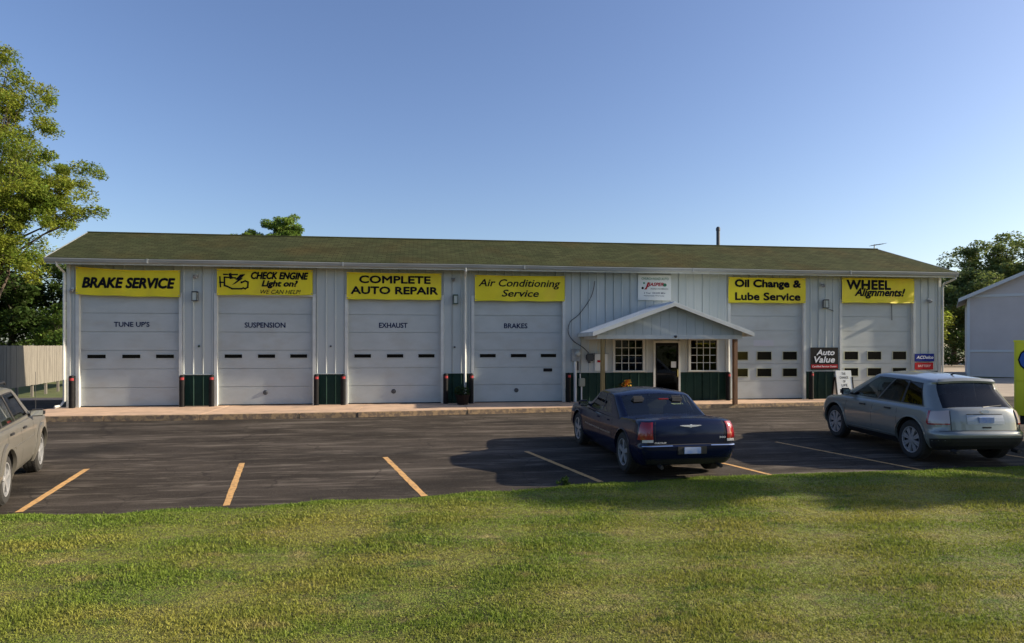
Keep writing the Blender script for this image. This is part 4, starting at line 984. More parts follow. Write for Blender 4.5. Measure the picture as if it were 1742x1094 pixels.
for s in (1, -1):
    gap(L, 1.62, .12, .99, s, sedan); gap(L, 2.33, .10, .99, s, sedan); gap(L, 3.42, .10, .99, s, sedan)
    for x in (1.85, 2.50): lb(L.patch([(L.ux(x, .8), .83), (L.ux(x + .17, .8), .83), (L.ux(x + .17, .8), .865), (L.ux(x, .8), .865)], .028, s, 4, 2), 'door_handle', bluepaint, sedan)
    for a, b in ((1.66, 2.31), (2.35, 3.38)): lb(L.patch([(L.ux(a, .5), .52), (L.ux(b, .5), .52), (L.ux(b, .5), .55), (L.ux(a, .5), .55)], .008, s, 8, 1), 'side_moulding', brightm, sedan)
    # tail lamp wraps the corner: red above, clear below
    lb(L.patch([(.97, .585), (1.78, .585), (1.64, .955), (1.0, .955)], .014, s, 10, 5), 'tail_lamp', redlamp, sedan, True)
    lb(L.patch([(.97, .52), (1.5, .52), (1.5, .58), (.97, .58)], .012, s, 5, 2), 'reversing_lamp', clearlamp, sedan)
    lb(L.patch([(.50, .425), (1.55, .425), (1.55, .442), (.50, .442)], .010, s, 8, 1), 'bumper_strip', chrome, sedan)
    mirror(sedan, 3.28, .97, .86, s, bluepaint)
    lb(MB().tube([(.16, s * .55, .26), (.02, s * .55, .25)], .035, 12), 'exhaust', plastic, sedan)
mb = MB()
for s in (1, -1): L.patch([(0, .455), (1.6, .455), (1.6, .468), (0, .468)], .001, s, 14, 1, mb, False)
mb.build('bumper_gap', darkgap, sedan, world=False)
mb = MB()
for s in (1, -1): L.patch([(.90, .48), (.915, .48), (.945, .97), (.93, .97)], .0015, s, 1, 8, mb, False)
mb.build('boot_gap', darkgap, sedan, world=False)
mb = MB()
for s in (1, -1): L.patch([(0, .02), (1.5, .02), (1.5, .14), (0, .14)], .004, s, 10, 2, mb, False)
mb.build('lower_valance', plastic, sedan, world=False)
def rear_pt(S, v, off): p = S.pos(0.0001, v, 1); return p.x - off
# plate, emblem, badges on the rear
def rear_plate(S, root, y0, y1, v0, v1, m=platem, name='licence_plate', off=.02):
    z0, z1 = S.pos(.001, v0).z, S.pos(.001, v1).z; x = min(rear_pt(S, v0, off), rear_pt(S, v1, off)); return lb(MB().bbox(x, x + .06, y0, y1, z0, z1, .006), name, m, root)
rear_plate(L, sedan, -.27, .27, .24, .42, plastic, 'plate_recess', .006); rear_plate(L, sedan, -.155, .155, .25, .40)
x = rear_pt(L, .86, .022); z = L.pos(.001, .86).z
mb = MB().lathe([(.001, -.008), (.026, -.006), (.03, 0)], (0, 0, 0), 'x', 14); mb.v = [(a + x + .008, b, c + z) for a, b, c in mb.v]
for s in (1, -1):
    mb.add([(x, s * .02, z + .018), (x, s * .16, z + .016), (x, s * .20, z + .010), (x, s * .13, z - .004), (x, s * .02, z - .016), (x + .02, s * .02, z + .018), (x + .02, s * .16, z + .016), (x + .02, s * .20, z + .010), (x + .02, s * .13, z - .004), (x + .02, s * .02, z - .016)],
           [(0, 1, 2, 3, 4), (5, 9, 8, 7, 6), (0, 5, 6, 1), (1, 6, 7, 2), (2, 7, 8, 3), (3, 8, 9, 4), (4, 9, 5, 0)])
lb(mb, 'winged_emblem', badgem, sedan)
def rear_text(S, root, body, y, v, w, h, m=badgem, bold=.014):
    X, Z, fs = text_mesh(body, w, h, bold); z = S.pos(.001, v).z; u_ = abs(y) / (S._W[3] * (1 - S.rr[1])); xx = S.pos(min(u_, 1), v).x - .006
    MB().add([(xx, y - a, z + b) for a, b in zip(X, Z)], fs).build('badge', m, root, world=False)
rear_text(L, sedan, '300', -.60, .60, .12, .035); rear_text(L, sedan, 'CHRYSLER', .56, .50, .22, .028)
lb(MB().bbox(1.25, 1.30, -.10, .10, 1.30, 1.325, .004), 'brake_lamp', redlamp, sedan)

# ---- silver-green crossover ----
L = Shell([0, .10, .22, .34, .40, .46, .70, .88, .96, 1.0], [.16, .06, .02, .0, .02, .09, .12, .17, .20, .26], [4.62, 4.68, 4.72, 4.72, 4.71, 4.70, 4.66, 4.58, 4.52, 4.45], [.82, .90, .95, .962, .964, .962, .955, .93, .90, .84],
          sp([0, .4, 4.2, 4.7], [.36, .28, .25, .30]), sp([0, 1, 2.5, 3.6, 4.3, 4.7], [1.12, 1.11, 1.09, 1.07, 1.0, .92]), .03, (.085, .34), (.09, .45), plan=sp([0, .5, 1.1, 3.7, 4.3, 4.72], [.96, .985, 1, 1, .98, .93]), bow=.022)
C = Shell([0, .3, .6, .80, .88, .94, .98, 1.0], [.22, .40, .58, .66, .64, .72, .95, 1.3], [3.95, 3.50, 3.06, 2.78, 2.66, 2.52, 2.3, 2.0], [.875, .815, .755, .71, .685, .645, .57, .42],
          sp([0, 5], [1.05, 1.05]), sp([0, .7, 1.5, 2.6, 3.2, 4], [1.62, 1.67, 1.71, 1.715, 1.68, 1.58]), .05, (.085, .28), (.12, .32), bow=.012)
u = C.ux
suv = vehicle('crossover', 'silver grey-green crossover parked at the right edge in front of the blue and red signs', 'car', (10.85, 11.2, lotz(12.6)), R(85.6),
    dict(lower=L, paint=silver, rows=[0, .05, .10, .16, .22, .28, .34, .37, .40, .43, .46, .55, .62, .7, .8, .88, .92, .96, .985, 1], halfw=.955, r=.395, axles=(.97, 3.79), tw=.24, spokes=8, twin=True, cabin=C, gap=.075, lip=.035, lipout=.012,
         crows=[0, .1, .2, .35, .5, .65, .76, .84, .88, .91, .94, .96, .98, 1], surround=plastic, seat=seatd, seats=(1.5, 2.5),
         holes=[('side_glass', (u(.68), u(1.34), .14, .80), (1, -1), glassd), ('side_glass', (u(1.42), u(2.22), .14, .82), (1, -1), glassd), ('side_glass', (u(2.32), u(3.30), .14, .82), (1, -1), glassc), ('rear_glass', (0, 1.3, .11, .85), (1,), glassd), ('windscreen', (4.06, 5, .10, .86), (1,), glassc)]))
for s in (1, -1):
    for x in (1.40, 2.30, 3.36): gap(L, x, .08, .99, s, suv)
    for x in (1.62, 2.55): lb(L.patch([(L.ux(x, .8), .82), (L.ux(x + .19, .8), .82), (L.ux(x + .19, .8), .86), (L.ux(x, .8), .86)], .035, s, 4, 2), 'door_handle', plastic, suv)
    lb(L.patch([(1.16, .63), (1.84, .63), (1.74, .90), (1.16, .94)], .014, s, 10, 5), 'tail_lamp', pinklamp, suv, True)
    lb(L.patch([(1.16, .60), (1.86, .60), (1.86, .63), (1.16, .63)], .015, s, 10, 1), 'tail_lamp_red', redlamp, suv, True)
    lb(L.patch([(1.82, .63), (1.90, .63), (1.80, .92), (1.72, .92)], .015, s, 2, 5), 'tail_lamp_red', redlamp, suv, True)
    mirror(suv, 3.20, 1.12, .88, s, plastic, .16)
    lb(L.patch([(L.ux(1.46, .1), .0), (L.ux(3.30, .1), .0), (L.ux(3.30, .1), .13), (L.ux(1.46, .1), .13)], .008, s, 20, 3), 'shaded_sill_cladding', plastic, suv)  # dark rocker cladding; its black also stands in for shadow below the sill
    lb(L.patch([(L.ux(1.46, .2), .15), (L.ux(3.30, .2), .15), (L.ux(3.30, .2), .20), (L.ux(1.46, .2), .20)], .010, s, 20, 2), 'sill_moulding', silver, suv)
    lb(MB().tube([(.2, s * .62, .30), (.04, s * .62, .29)], .04, 12), 'exhaust', plastic, suv)
mb = MB()
for s in (1, -1): L.patch([(0, .0), (1.9, .0), (1.9, .27), (0, .27)], .006, s, 14, 3, mb, False)
mb.build('bumper_cladding', plastic, suv, world=False)
mb = MB()
for s in (1, -1): L.patch([(0, .442), (1.5, .442), (1.5, .452), (0, .452)], .003, s, 14, 1, mb, False); L.patch([(1.12, .46), (1.14, .46), (1.14, .98), (1.12, .98)], .0015, s, 1, 8, mb, False)
mb.build('tailgate_gap', darkgap, suv, world=False)
mb = MB()
for s in (1, -1): L.patch([(0, .60), (.62, .60), (.62, .82), (0, .82)], .006, s, 8, 3, mb, False)
lb(mb, 'plate_panel', mat('pale_panel', (.30, .33, .36), .35, metal=.3), suv); rear_plate(L, suv, -.155, .155, .63, .77, off=.014)
mb = MB()
for s in (1, -1): L.patch([(0, .83), (.60, .83), (.60, .845), (0, .845)], .012, s, 8, 1, mb)
lb(mb, 'tailgate_strip', plastic, suv)
rear_plate(L, suv, -.09, .09, .50, .54, plastic, 'tailgate_handle', .008)
x = rear_pt(L, .89, .014); z = L.pos(.001, .90).z
lb(MB().prism_z([(.085 * math.cos(a), .034 * math.sin(a)) for a in [k * math.pi / 8 for k in range(16)]], 0, .012), 'oval_emblem', badgem, suv).matrix_basis = Matrix.Translation((x, 0, z)) @ Matrix.Rotation(R(-90), 4, 'Y') @ Matrix.Rotation(R(90), 4, 'Z')
# roof spoiler, wiper, aerial, rails
mb = MB()
for s in (1, -1): C.patch([(0, .85), (1.3, .85), (1.3, .90), (0, .90)], .045, s, 12, 2, mb)
lb(mb, 'spoiler', silver, suv, True)
p = C.pos(.3, .13, -1, .02); q = C.pos(.75, .16, -1, .03)
lb(MB().tube([C.pos(.05, .10, -1, .03), p, q], [.02, .014, .008], 6), 'rear_wiper', plastic, suv)
lb(MB().tube([(1.15, 0, 1.69), (1.02, 0, 1.75), (.95, 0, 1.77)], [.02, .014, .004], 6), 'aerial', plastic, suv)

# ---- taupe boxy SUV cut by the left edge ----
L = Shell([0, .12, .30, .42, .50, .70, .90, .97, 1.0], [.12, .03, .0, .0, .06, .08, .12, .14, .18], [4.52, 4.58, 4.60, 4.60, 4.55, 4.52, 4.46, 4.42, 4.35], [.83, .88, .91, .915, .91, .905, .885, .86, .80],
          sp([0, .4, 4.2, 4.6], [.40, .33, .31, .36]), sp([0, 1, 3.2, 4.2, 4.6], [1.12, 1.12, 1.10, 1.06, .98]), .035, (.05, .22), (.05, .25), plan=sp([0, .5, 1.1, 3.6, 4.6], [.98, 1, 1, 1, .96]))
C = Shell([0, .4, .75, .88, .94, .98, 1.0], [.15, .26, .36, .42, .52, .72, 1.0], [3.45, 3.05, 2.72, 2.58, 2.44, 2.25, 2.0], [.84, .775, .72, .69, .65, .57, .42],
          sp([0, 5], [1.07, 1.07]), sp([0, .5, 2, 3.4], [1.66, 1.69, 1.70, 1.67]), .04, (.06, .20), (.08, .24))
u = C.ux
jeep = vehicle('off_roader', 'taupe boxy sport utility vehicle at the left edge, seen from its right rear', 'car', (-6.80, 9.48, lotz(10.8)), R(109.4),
    dict(lower=L, paint=taupe, rows=[0, .06, .12, .2, .3, .36, .42, .46, .5, .6, .7, .8, .9, .94, .97, .99, 1], halfw=.915, r=.375, axles=(.98, 3.63), tw=.235, spokes=5, cabin=C, lip=.085, lipout=.035, gap=.07,
         crows=[0, .1, .2, .35, .5, .65, .76, .84, .88, .91, .94, .96, .98, 1], surround=plastic, seat=seatd, seats=(1.5, 2.4),
         holes=[('side_glass', (u(.45), u(1.05), .14, .82), (1, -1), glassd), ('side_glass', (u(1.15), u(1.95), .14, .82), (1, -1), glassc), ('side_glass', (u(2.05), u(2.95), .14, .82), (1, -1), glassc), ('rear_glass', (0, .96, .12, .84), (1,), glassd), ('windscreen', (4.06, 5, .10, .86), (1,), glassc)]))
for s in (1, -1):
    for x in (1.10, 2.02, 3.0): gap(L, x, .08, .99, s, jeep)
    for x in (1.25, 2.15): lb(L.patch([(L.ux(x, .8), .84), (L.ux(x + .17, .8), .84), (L.ux(x + .17, .8), .88), (L.ux(x, .8), .88)], .03, s, 4, 2), 'door_handle', plastic, jeep)
    lb(L.patch([(L.ux(1.5, .5), .48), (L.ux(3.0, .5), .48), (L.ux(3.0, .5), .58), (L.ux(1.5, .5), .58)], .014, s, 12, 2), 'side_moulding', taupe, jeep)
    lb(L.patch([(.82, .55), (1.95, .55), (1.95, .98), (.82, .98)], .012, s, 8, 5), 'tail_lamp', redlamp, jeep, True)
    mirror(jeep, 2.95, 1.10, .81, s, plastic, .13)
    lb(MB().tube([(.7, s * .60, 1.71), (.78, s * .61, 1.75), (2.3, s * .61, 1.76), (2.4, s * .60, 1.72)], .018, 6), 'roof_rail', plastic, jeep)
lb(MB().tube([(3.75, -.80, 1.08), (3.74, -.80, 1.85)], .004, 4), 'aerial', plastic, jeep)
mb = MB()
for s in (1, -1): L.patch([(0, .0), (1.9, .0), (1.9, .40), (0, .40)], .012, s, 14, 3, mb, False)
mb.build('bumper', mat('grey_bumper', (.14, .135, .12), .6), jeep, world=False); rear_plate(L, jeep, -.155, .155, .6, .75)

# ---- yellow box trailer, right edge ----
tx, ty, tz = 13.62, 13.45, lotz(14)
ylw = mat('trailer_yellow', (.85, .76, .02), .5, col2=(.80, .72, .02), scale=1.5)
o = tag(empty('box_trailer', (tx + 2, ty + .9, tz)), 'yellow box trailer with blue and black lettering cut by the right edge', 'trailer')
for k in range(5):                                       # side sheets, two tiers
    xa = tx + k * .9
    MB().bbox(xa + .002, xa + .898, ty, ty + .03, tz + .70, tz + 1.49, .003).build('side_sheet', ylw, o); MB().bbox(xa + .002, xa + .898, ty, ty + .03, tz + 1.505, tz + 2.40, .003).build('side_sheet', ylw, o)
MB().box(tx + .01, tx + 4.49, ty + .031, ty + 1.9, tz + .70, tz + 2.40).build('box_body', ylw, o)
MB().box(tx - .01, tx + 4.5, ty - .012, ty + .029, tz + 2.402, tz + 2.45).build('roof_rail', ylw, o)
MB().box(tx + .005, tx + .04, ty - .010, ty - .002, tz + .70, tz + 2.40).build('corner_post', mat('aged_yellow', (.70, .64, .04), .5), o)
text('lettering', 'C', tx + .35, ty - .006, tz + 2.0, .56, .60, blackp, o, .07); text('lettering', 'C', tx + .35, ty - .012, tz + 2.0, .50, .53, mat('lettering_blue', (.01, .09, .40), .4), o, .05)
text('lettering', '9', tx + .30, ty - .006, tz + 1.02, .20, .34, blackp, o, .05)
MB().box(tx + .1, tx + 4.4, ty + .15, ty + 1.75, tz + .48, tz + .69).build('chassis', plastic, o)
for x in (tx + 1.7, tx + 2.5):
    for s, yy in ((-1, ty + .18), (1, ty + 1.72)):
        wh = make_wheel(o, x - tx - 2, yy - ty - .9, .33, .2, s, 8)
MB().tube([(tx + 4.4, ty + .9, tz + .5), (tx + 5.6, ty + .9, tz + .45)], .05, 8).build('drawbar', plastic, o)
o.rotation_euler.z = R(-50)
_r = Matrix.Rotation(R(-50), 2) @ Vector((-2, -.9)); o.location = (13.62 - _r.x, 13.42 - _r.y, tz)
# ================================================================ NEIGHBOURING BUILDING
nbm = mat('beige_siding', (.50, .46, .45), .7, col2=(.46, .42, .41), scale=.8); nbtrim = mat('beige_trim', (.50, .52, .54), .5)
nb = tag(empty('storage_building', (37.4, 40.4, -.15), R(-41.5)), 'large beige clapboard building with a low gable at the right edge', 'building')
W_ = 15.; HN = 5.5; RG = 9.0; Dp = 9.
M_ = lambda mb, name, m: fixn(mb.build(name, m, nb, world=False))
k = 0; z = .02
while z < HN:                                            # clapboards of the gable end, lapped
    if not (1.72 < z < 1.86):
        zt = min(z + .24, HN)
        M_(MB().add([(0.05, -.03, z), (W_ - .05, -.03, z), (W_ - .05, -.008, zt), (.05, -.008, zt), (.05, .02, z), (W_ - .05, .02, z), (W_ - .05, .02, zt), (.05, .02, zt)],
               [(0, 1, 2, 3), (4, 7, 6, 5), (0, 4, 5, 1), (3, 2, 6, 7), (0, 3, 7, 4), (1, 5, 6, 2)]), 'clapboard', nbm)
    z += .24
z = HN + .16
while z < RG - .3:
    i0 = (z - HN) / (RG - HN) * W_ / 2 + .05; i1 = (z + .24 - HN) / (RG - HN) * W_ / 2 + .05; zt = z + .24
    if i1 > W_ / 2 - .1: break
    M_(MB().add([(i0, -.03, z), (W_ - i0, -.03, z), (W_ - i1, -.008, zt), (i1, -.008, zt), (i0, .02, z), (W_ - i0, .02, z), (W_ - i1, .02, zt), (i1, .02, zt)],
           [(0, 1, 2, 3), (4, 7, 6, 5), (0, 4, 5, 1), (3, 2, 6, 7), (0, 3, 7, 4), (1, 5, 6, 2)]), 'clapboard', nbm); z += .24
M_(MB().box(-.02, W_ + .02, -.07, .03, 1.70, 1.86), 'band_trim', nbtrim); M_(MB().box(-.02, W_ + .02, -.07, .03, HN - .02, HN + .16), 'band_trim', nbtrim)
for x in (-.05, W_ - .12): M_(MB().box(x, x + .17, -.08, .12, 0, HN - .021), 'corner_trim', nbtrim)
M_(MB().box(0, W_, .031, Dp, 0, HN), 'walls', nbm)
M_(MB().add([(0, .031, HN), (W_, .031, HN), (W_ / 2, .031, RG), (0, Dp, HN), (W_, Dp, HN), (W_ / 2, Dp, RG)], [(0, 1, 2), (3, 5, 4), (0, 2, 5, 3), (1, 4, 5, 2), (0, 3, 4, 1)]), 'gable', nbm)
for s in (0, 1):
    xe = -.55 if s == 0 else W_ + .55; ze = HN - .26
    M_(MB().add([(xe, -.5, ze), (W_ / 2, -.5, RG + .03), (W_ / 2, Dp + .3, RG + .03), (xe, Dp + .3, ze), (xe, -.5, ze + .16), (W_ / 2, -.5, RG + .19), (W_ / 2, Dp + .3, RG + .19), (xe, Dp + .3, ze + .16)],
                [(0, 1, 2, 3), (4, 7, 6, 5), (0, 4, 5, 1), (1, 5, 6, 2), (2, 6, 7, 3), (3, 7, 4, 0)]), 'roof_slope', mat('grey_roof', (.24, .24, .25), .8))
    M_(MB().add([(xe, -.53, ze - .06), (W_ / 2, -.53, RG - .03), (W_ / 2, -.53, RG + .21), (xe, -.53, ze + .18), (xe, -.503, ze - .06), (W_ / 2, -.503, RG - .03), (W_ / 2, -.503, RG + .21), (xe, -.503, ze + .18)],
                [(0, 1, 2, 3), (4, 7, 6, 5), (0, 4, 5, 1), (1, 5, 6, 2), (2, 6, 7, 3), (3, 7, 4, 0)]), 'rake_board', nbtrim)
# ================================================================ FENCE
f0, f1 = Vector((-15.0, 23.2)), Vector((-18.5, 39.5)); d = (f1 - f0); FL = d.length; d /= FL; ang = math.atan2(d.y, d.x)
fence = tag(empty('board_fence', (f0.x, f0.y, -.1), ang), 'weathered grey vertical board fence running back along the left side', 'fence')
bw = .14; nb_ = int(FL / bw)
bmesh_b = None
for k in range(nb_):
    if bmesh_b is None:
        ob = MB().bbox(.003, bw - .003, 0, .022, .44, 2.1, .003).build('board', fencew, fence, world=False); bmesh_b = ob.data; ob.location = (0, 0, 0)
    else:
        ob = bpy.data.objects.new('board', bmesh_b); COL.objects.link(ob); ob.parent = fence; ob.location = (k * bw, random.uniform(-.004, .004), random.uniform(-.012, .012)); ob.rotation_euler = (0, random.uniform(-.006, .006), 0)
for k in range(int(FL / 1.7) + 1): MB().box(k * 1.7, k * 1.7 + .09, .07, .16, -.3, 2.0).build('post', fencew, fence, world=False)
for z in (.6, 1.2, 1.85): MB().box(0, nb_ * bw, .026, .068, z, z + .09).build('rail', fencew, fence, world=False)
# ================================================================ TREES AND SHRUBS
bark = mat('bark', (.10, .075, .055), .9, col2=(.06, .045, .035), scale=6, stretch=(3, 3, .6), bump=.5)
leafA = mat('leaf_yellow_green', (.28, .30, .04), .6, col2=(.15, .21, .03), scale=.5, contrast=(.4, .6), island=.45, translucent=.5, spec=.3)
leafB = mat('leaf_dark_green', (.06, .095, .018), .6, col2=(.035, .065, .014), scale=.6, island=.45, translucent=.35, spec=.3)
leafC = mat('leaf_mid_green', (.13, .19, .03), .6, col2=(.085, .14, .024), scale=.8, island=.4, translucent=.4, spec=.3)
def leaves(name, clumps, size, m, parent, droop=.0, up=.6, kind=None):
    """clumps: array rows (x,y,z,r,n) ; leaf-sized quads scattered in each clump, denser at its skin"""
    P = []; 
    for (x, y, z, r, n) in clumps:
        n = int(n); d = rng.normal(size=(n, 3)); d /= np.linalg.norm(d, axis=1)[:, None]; rad = r * rng.uniform(.15, 1, n) ** .5
        c = d * rad[:, None]; c[:, 2] *= .62; c[:, 2] -= droop * r * rng.uniform(0, 1, n); P.append(c + (x, y, z))
    P = np.concatenate(P); n = len(P)
    nrm = rng.normal(size=(n, 3)); nrm[:, 2] = np.abs(nrm[:, 2]) + up; nrm /= np.linalg.norm(nrm, axis=1)[:, None]
    t = np.cross(nrm, rng.normal(size=(n, 3))); t /= np.linalg.norm(t, axis=1)[:, None]; b = np.cross(nrm, t)
    s = size * rng.uniform(.6, 1.4, n)[:, None]
    V = np.stack([P - t * s, P - b * s * .45 + nrm * s * .1, P + t * s, P + b * s * .45 + nrm * s * .1], 1).reshape(-1, 3)
    me = bpy.data.meshes.new(name); me.vertices.add(n * 4); me.vertices.foreach_set('co', V.ravel())
    me.loops.add(n * 4); me.loops.foreach_set('vertex_index', np.arange(n * 4, dtype=np.int32)); me.polygons.add(n); me.polygons.foreach_set('loop_start', np.arange(0, n * 4, 4, dtype=np.int32)); me.update(calc_edges=True)
    o = link(name, me, m, parent); return o
def branchy(base, top, clumps, r0, m, parent, nl=14):
    bx, by, bz = base; tx_, ty_, tz_ = top; K = 9; tp = []
    for k in range(K + 1):
        t = k / K; w = .12 * r0 * 6 * t; tp.append(Vector((bx + (tx_ - bx) * t + math.sin(k * 1.7) * w, by + (ty_ - by) * t + math.cos(k * 2.3) * w, bz + (tz_ - bz) * t)))
    mb = MB().tube(tp, [r0 * (1.25 if k == 0 else 1) * (1 - .85 * k / K) for k in range(K + 1)], 10)
    idx = list(range(len(clumps))); random.shuffle(idx)
    for i in idx[:nl]:
        c = Vector(clumps[i][:3]); zz = bz + (c.z - bz) * random.uniform(.55, .8); t = min(max((zz - bz) / (tz_ - bz), .18), .97); q = tp[0].lerp(tp[-1], t)
        k = min(int(t * K), K - 1); q = tp[k].lerp(tp[k + 1], t * K - k); rb = min(r0 * (1 - .85 * t) * .5, .09)
        mid = q.lerp(c, .5) + Vector((random.uniform(-.3, .3), random.uniform(-.3, .3), random.uniform(-.1, .5)))
        mb.tube([q, q.lerp(mid, .5) + Vector((0, 0, .1)), mid, mid.lerp(c, .6), c], [rb, rb * .8, rb * .55, rb * .35, rb * .12], 6)
        for _ in range(3): e = c + Vector((random.uniform(-1, 1), random.uniform(-1, 1), random.uniform(-.4, .6))) * clumps[i][3]; mb.tube([mid, mid.lerp(e, .5) + Vector((0, 0, .08)), e], [rb * .4, rb * .25, .01], 4)
    return mb.build('trunk', m, parent)
def lobe(cx, cy, cz, rx, ry, rz, k, r, n, shell=.45):
    out = []
    while len(out) < k:
        d = rng.normal(size=3); d /= np.linalg.norm(d); t = rng.uniform(shell, 1) ; p = d * t
        out.append((cx + p[0] * rx, cy + p[1] * ry, cz + p[2] * rz, r * rng.uniform(.6, 1.35), n * rng.uniform(.6, 1.4)))
    return out
def tree(name, label, base, top, lobes, r0, leaf, size, group=None, nl=16, droop=.1, cat='tree', barkm=None):
    o = tag(empty(name, base), label, cat, group); cl = []
    for L_ in lobes: cl += lobe(*L_)
    branchy(base, top, cl, r0, barkm or bark, o, nl); leaves('crown', cl, size, leaf, o, droop)
    return o
# tall tree at the left edge, light feathery foliage in three tiers
tree('tall_tree', 'tall feathery yellow-green tree rising behind the fence at the left edge', (-23.6, 39.3, -.1), (-24.0, 39.3, 17.5),
     [(-24.2, 39.5, 15.4, 3.2, 3.2, 3.3, 130, .62, 280, .3), (-22.6, 39.3, 10.9, 4.6, 4.2, 2.7, 170, .66, 280, .25), (-26.8, 40.0, 10.4, 4.2, 4.2, 3.0, 55, .75, 230, .3), (-23.4, 38.4, 6.9, 3.1, 2.9, 1.8, 75, .62, 260, .25), (-20.4, 38.8, 9.3, 1.9, 2.4, 1.0, 22, .5, 200, .3)],
     .24, leafA, .078, nl=40, droop=.25)
# darker understorey beyond the fence
tree('shade_tree', 'dark dense tree low behind the fence, below the tall tree', (-25.5, 44, -.1), (-25.5, 44, 7.5), [(-25.5, 44, 4.6, 4.2, 3, 3.9, 90, .95, 260, .3)], .22, leafB, .13, 'dark trees behind the left fence')
tree('shade_tree', 'dark tree between the fence end and the shop corner', (-20.6, 45, -.1), (-20.6, 45, 7.5), [(-20.6, 45, 4.4, 3.6, 3, 3.8, 80, .95, 260, .3)], .22, leafB, .13, 'dark trees behind the left fence')
tree('shrub', 'brighter mid-green shrub just behind the fence left of the shop corner', (-20.6, 39.6, -.1), (-20.6, 39.6, 3.2), [(-20.6, 39.6, 2.9, 1.3, 1.2, 1.7, 26, .5, 200, .3)], .06, leafC, .09, cat='shrub')
tree('shade_tree', 'dark tree at the far left edge behind the fence', (-31, 43, -.1), (-31, 43, 8), [(-31, 43, 5.0, 3.8, 3, 4.2, 80, .95, 240, .3)], .22, leafB, .13, 'dark trees behind the left fence')
tree('shrub', 'dull brownish-green bush beside the shop corner behind the fence', (-18.3, 47, -.1), (-18.3, 47, 7), [(-18.6, 47, 5.2, 1.9, 2, 3.6, 46, .7, 220, .3)], .1, mat('leaf_dull', (.10, .10, .035), .7, col2=(.07, .075, .03), scale=.8, island=.4, translucent=.3), .11, cat='bush')
# top of the tree behind the roof
tree('back_tree', 'small bushy tree whose top shows above the roof ridge', (-11.2, 52, -.1), (-11.2, 52, 11.2), [(-10.95, 52, 10.9, 1.5, 1.4, 1.4, 60, .40, 230, .2), (-11.7, 51.6, 9.9, 3.0, 1.8, 1.0, 90, .40, 220, .2), (-11.0, 52, 8.3, 2.8, 2.4, 1.4, 40, .6, 160, .3)], .1, mat('leaf_bright', (.20, .28, .045), .6, col2=(.12, .19, .03), scale=.8, island=.4, translucent=.5), .085, nl=5)
leafF = mat('leaf_hazed_green', (.19, .23, .065), .65, col2=(.12, .16, .045), scale=.4, island=.3, translucent=.45)  # paler leaf green, distance haze put into the colour
# trees at the right, behind the beige building
for bx, by, H_, rx, lab, lf in ((57.5, 64, 10.5, 6.0, 'large round green tree behind the beige building', leafC), (66, 66, 14.5, 7.0, 'tallest tree behind the gable of the beige building', leafC), (49.3, 60, 7.4, 2.9, 'lower yellowish tree right behind the shop corner', leafA), (52.6, 70, 13.0, 2.6, 'slender tree rising between the shop corner and the beige building', leafC), (78, 70, 15, 7.5, 'wide tree at the far right edge behind the beige building', leafC)):
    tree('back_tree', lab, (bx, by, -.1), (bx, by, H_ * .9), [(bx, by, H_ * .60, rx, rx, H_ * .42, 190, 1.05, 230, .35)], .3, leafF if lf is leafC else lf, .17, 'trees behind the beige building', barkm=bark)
# shaded hedge at the back right
hd = tag(empty('hedge', (52, 59, -.1)), 'dark clipped hedge between the shop corner and the beige building', 'hedge')
cl = [(44 + 1.05 * k + rng.uniform(-.3, .3), 60 - .35 * k * .5 + rng.uniform(-.6, .6), z, 1.0, 230) for k in range(18) for z in (.6, 1.9, 3.0)]
leaves('crown', cl, .15, leafB, hd); MB().tube([(44, 60, .3), (62, 57, .3)], .1, 6).build('stem', bark, hd)
# far woods closing the horizon left, right and beyond, and across the road behind the camera
def woods(name, pts, h, n, m, seed):
    cl = []
    for (x0, y0), (x1, y1) in zip(pts[:-1], pts[1:]):
        L_ = math.hypot(x1 - x0, y1 - y0)
        for k in range(int(L_ / 1.5)):
            t = rng.uniform(); x = x0 + (x1 - x0) * t + rng.uniform(-2, 2); y = y0 + (y1 - y0) * t + rng.uniform(-3, 3); hh = h * (.75 + .3 * math.sin(x * .21 + seed) * math.sin(x * .07 + y * .05))
            for z in np.arange(.8, hh, 1.9): cl.append((x + rng.uniform(-1, 1), y + rng.uniform(-1, 1), z, 1.9 * rng.uniform(.7, 1.2), n))
    return leaves(name, cl, .34, m, None)
tag(woods('far_woods', [(-140, 60), (-60, 90), (-30, 110), (40, 120), (130, 110), (190, 70)], 10, 60, leafB, 1), 'dark line of woods along the horizon behind the shop', 'woods', kind='stuff')
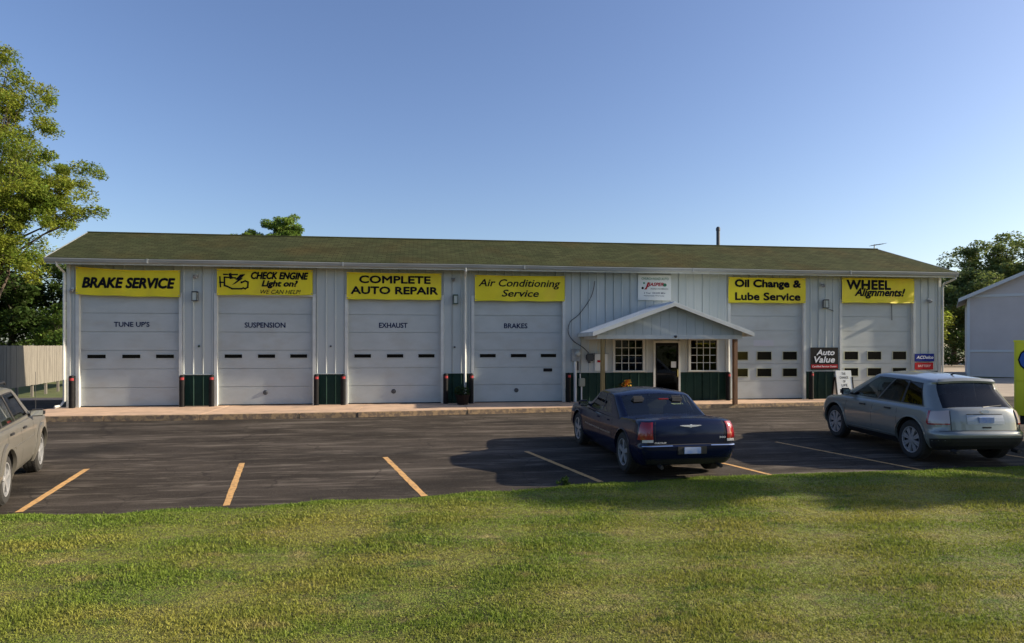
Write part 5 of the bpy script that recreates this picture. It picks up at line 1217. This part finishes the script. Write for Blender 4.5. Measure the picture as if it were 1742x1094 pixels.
tag(woods('roadside_woods', [(-70, 10), (-62, -16), (-30, -24), (0, -26), (26, -26)], 13, 70, leafC, 3), 'leafy woods across the road behind the viewpoint', 'woods', kind='stuff')
# tree on the lawn to the right of the picture; it throws the long shadow over the grass edge
tree('lawn_tree', 'leafy tree on the lawn edge outside the right of the picture', (22.5, 8.3, -.4), (22.5, 8.4, 6.2), [(22.5, 8.7, 4.9, 2.6, 1.0, 4.0, 130, .5, 260, .2)], .16, leafC, .09)

leafD = mat('leaf_deep', (.02, .035, .010), .7, island=.4, spec=.1)
# planters and weeds
def planter(name, label, x, y, r, h, potm, flower=None):
    o = tag(empty(name, (x, y, 0)), label, 'planter')
    MB().lathe([(.001, 0), (r * .75, 0), (r, h), (r * 1.06, h), (r * 1.06, h - .03), (r * 1.0, h - .03)], (x, y, 0), 'z', 18).build('pot', potm, o); MB().lathe([(.001, h - .03), (r * .98, h - .03)], (x, y, 0), 'z', 18).build('soil', bark, o)
    leaves('foliage', [(x, y, h + .12, r * 1.25, 420)], .035, leafD, o)
    if flower:
        fb = leaves('flowers', [(x + rng.uniform(-.2, .2), y + rng.uniform(-.15, .1), h + rng.uniform(.18, .36), .10, 60) for _ in range(9)], .03, flower, o)
planter('planter', 'dark planter with dark foliage at the foot of the middle downspout', 1.24, 22.0, .24, .34, mat('brown_pot', (.02, .012, .01), .7, spec=.1))
fl = mat('orange_flower', (.75, .16, .02), .6, col2=(.75, .50, .03), scale=9, contrast=(.45, .55), island=.2)
planter('planter', 'planter of orange and yellow flowers beside the office door, behind the navy car', 6.95, 22.05, .26, .40, mat('brown_pot2', (.16, .07, .03), .6), fl)
for wx, wy, lab in ((2.35, 10.98, 'bright leafy weed at the lawn edge left of the navy car'),):
    wz = float(lawnz(wx, wy)); o = tag(empty('weed', (wx, wy, wz)), lab, 'weed')
    leaves('leaf_clump', [(wx + rng.uniform(-.1, .1), wy + rng.uniform(-.05, .05), wz + .03 + rng.uniform(0, .10 if wx > 0 else .03), .06, 30) for _ in range(8)], .03, leafC, o)
    MB().tube([(wx, wy, wz - .02), (wx + .01, wy, wz + .12)], .006, 5).build('stem', leafC, o)
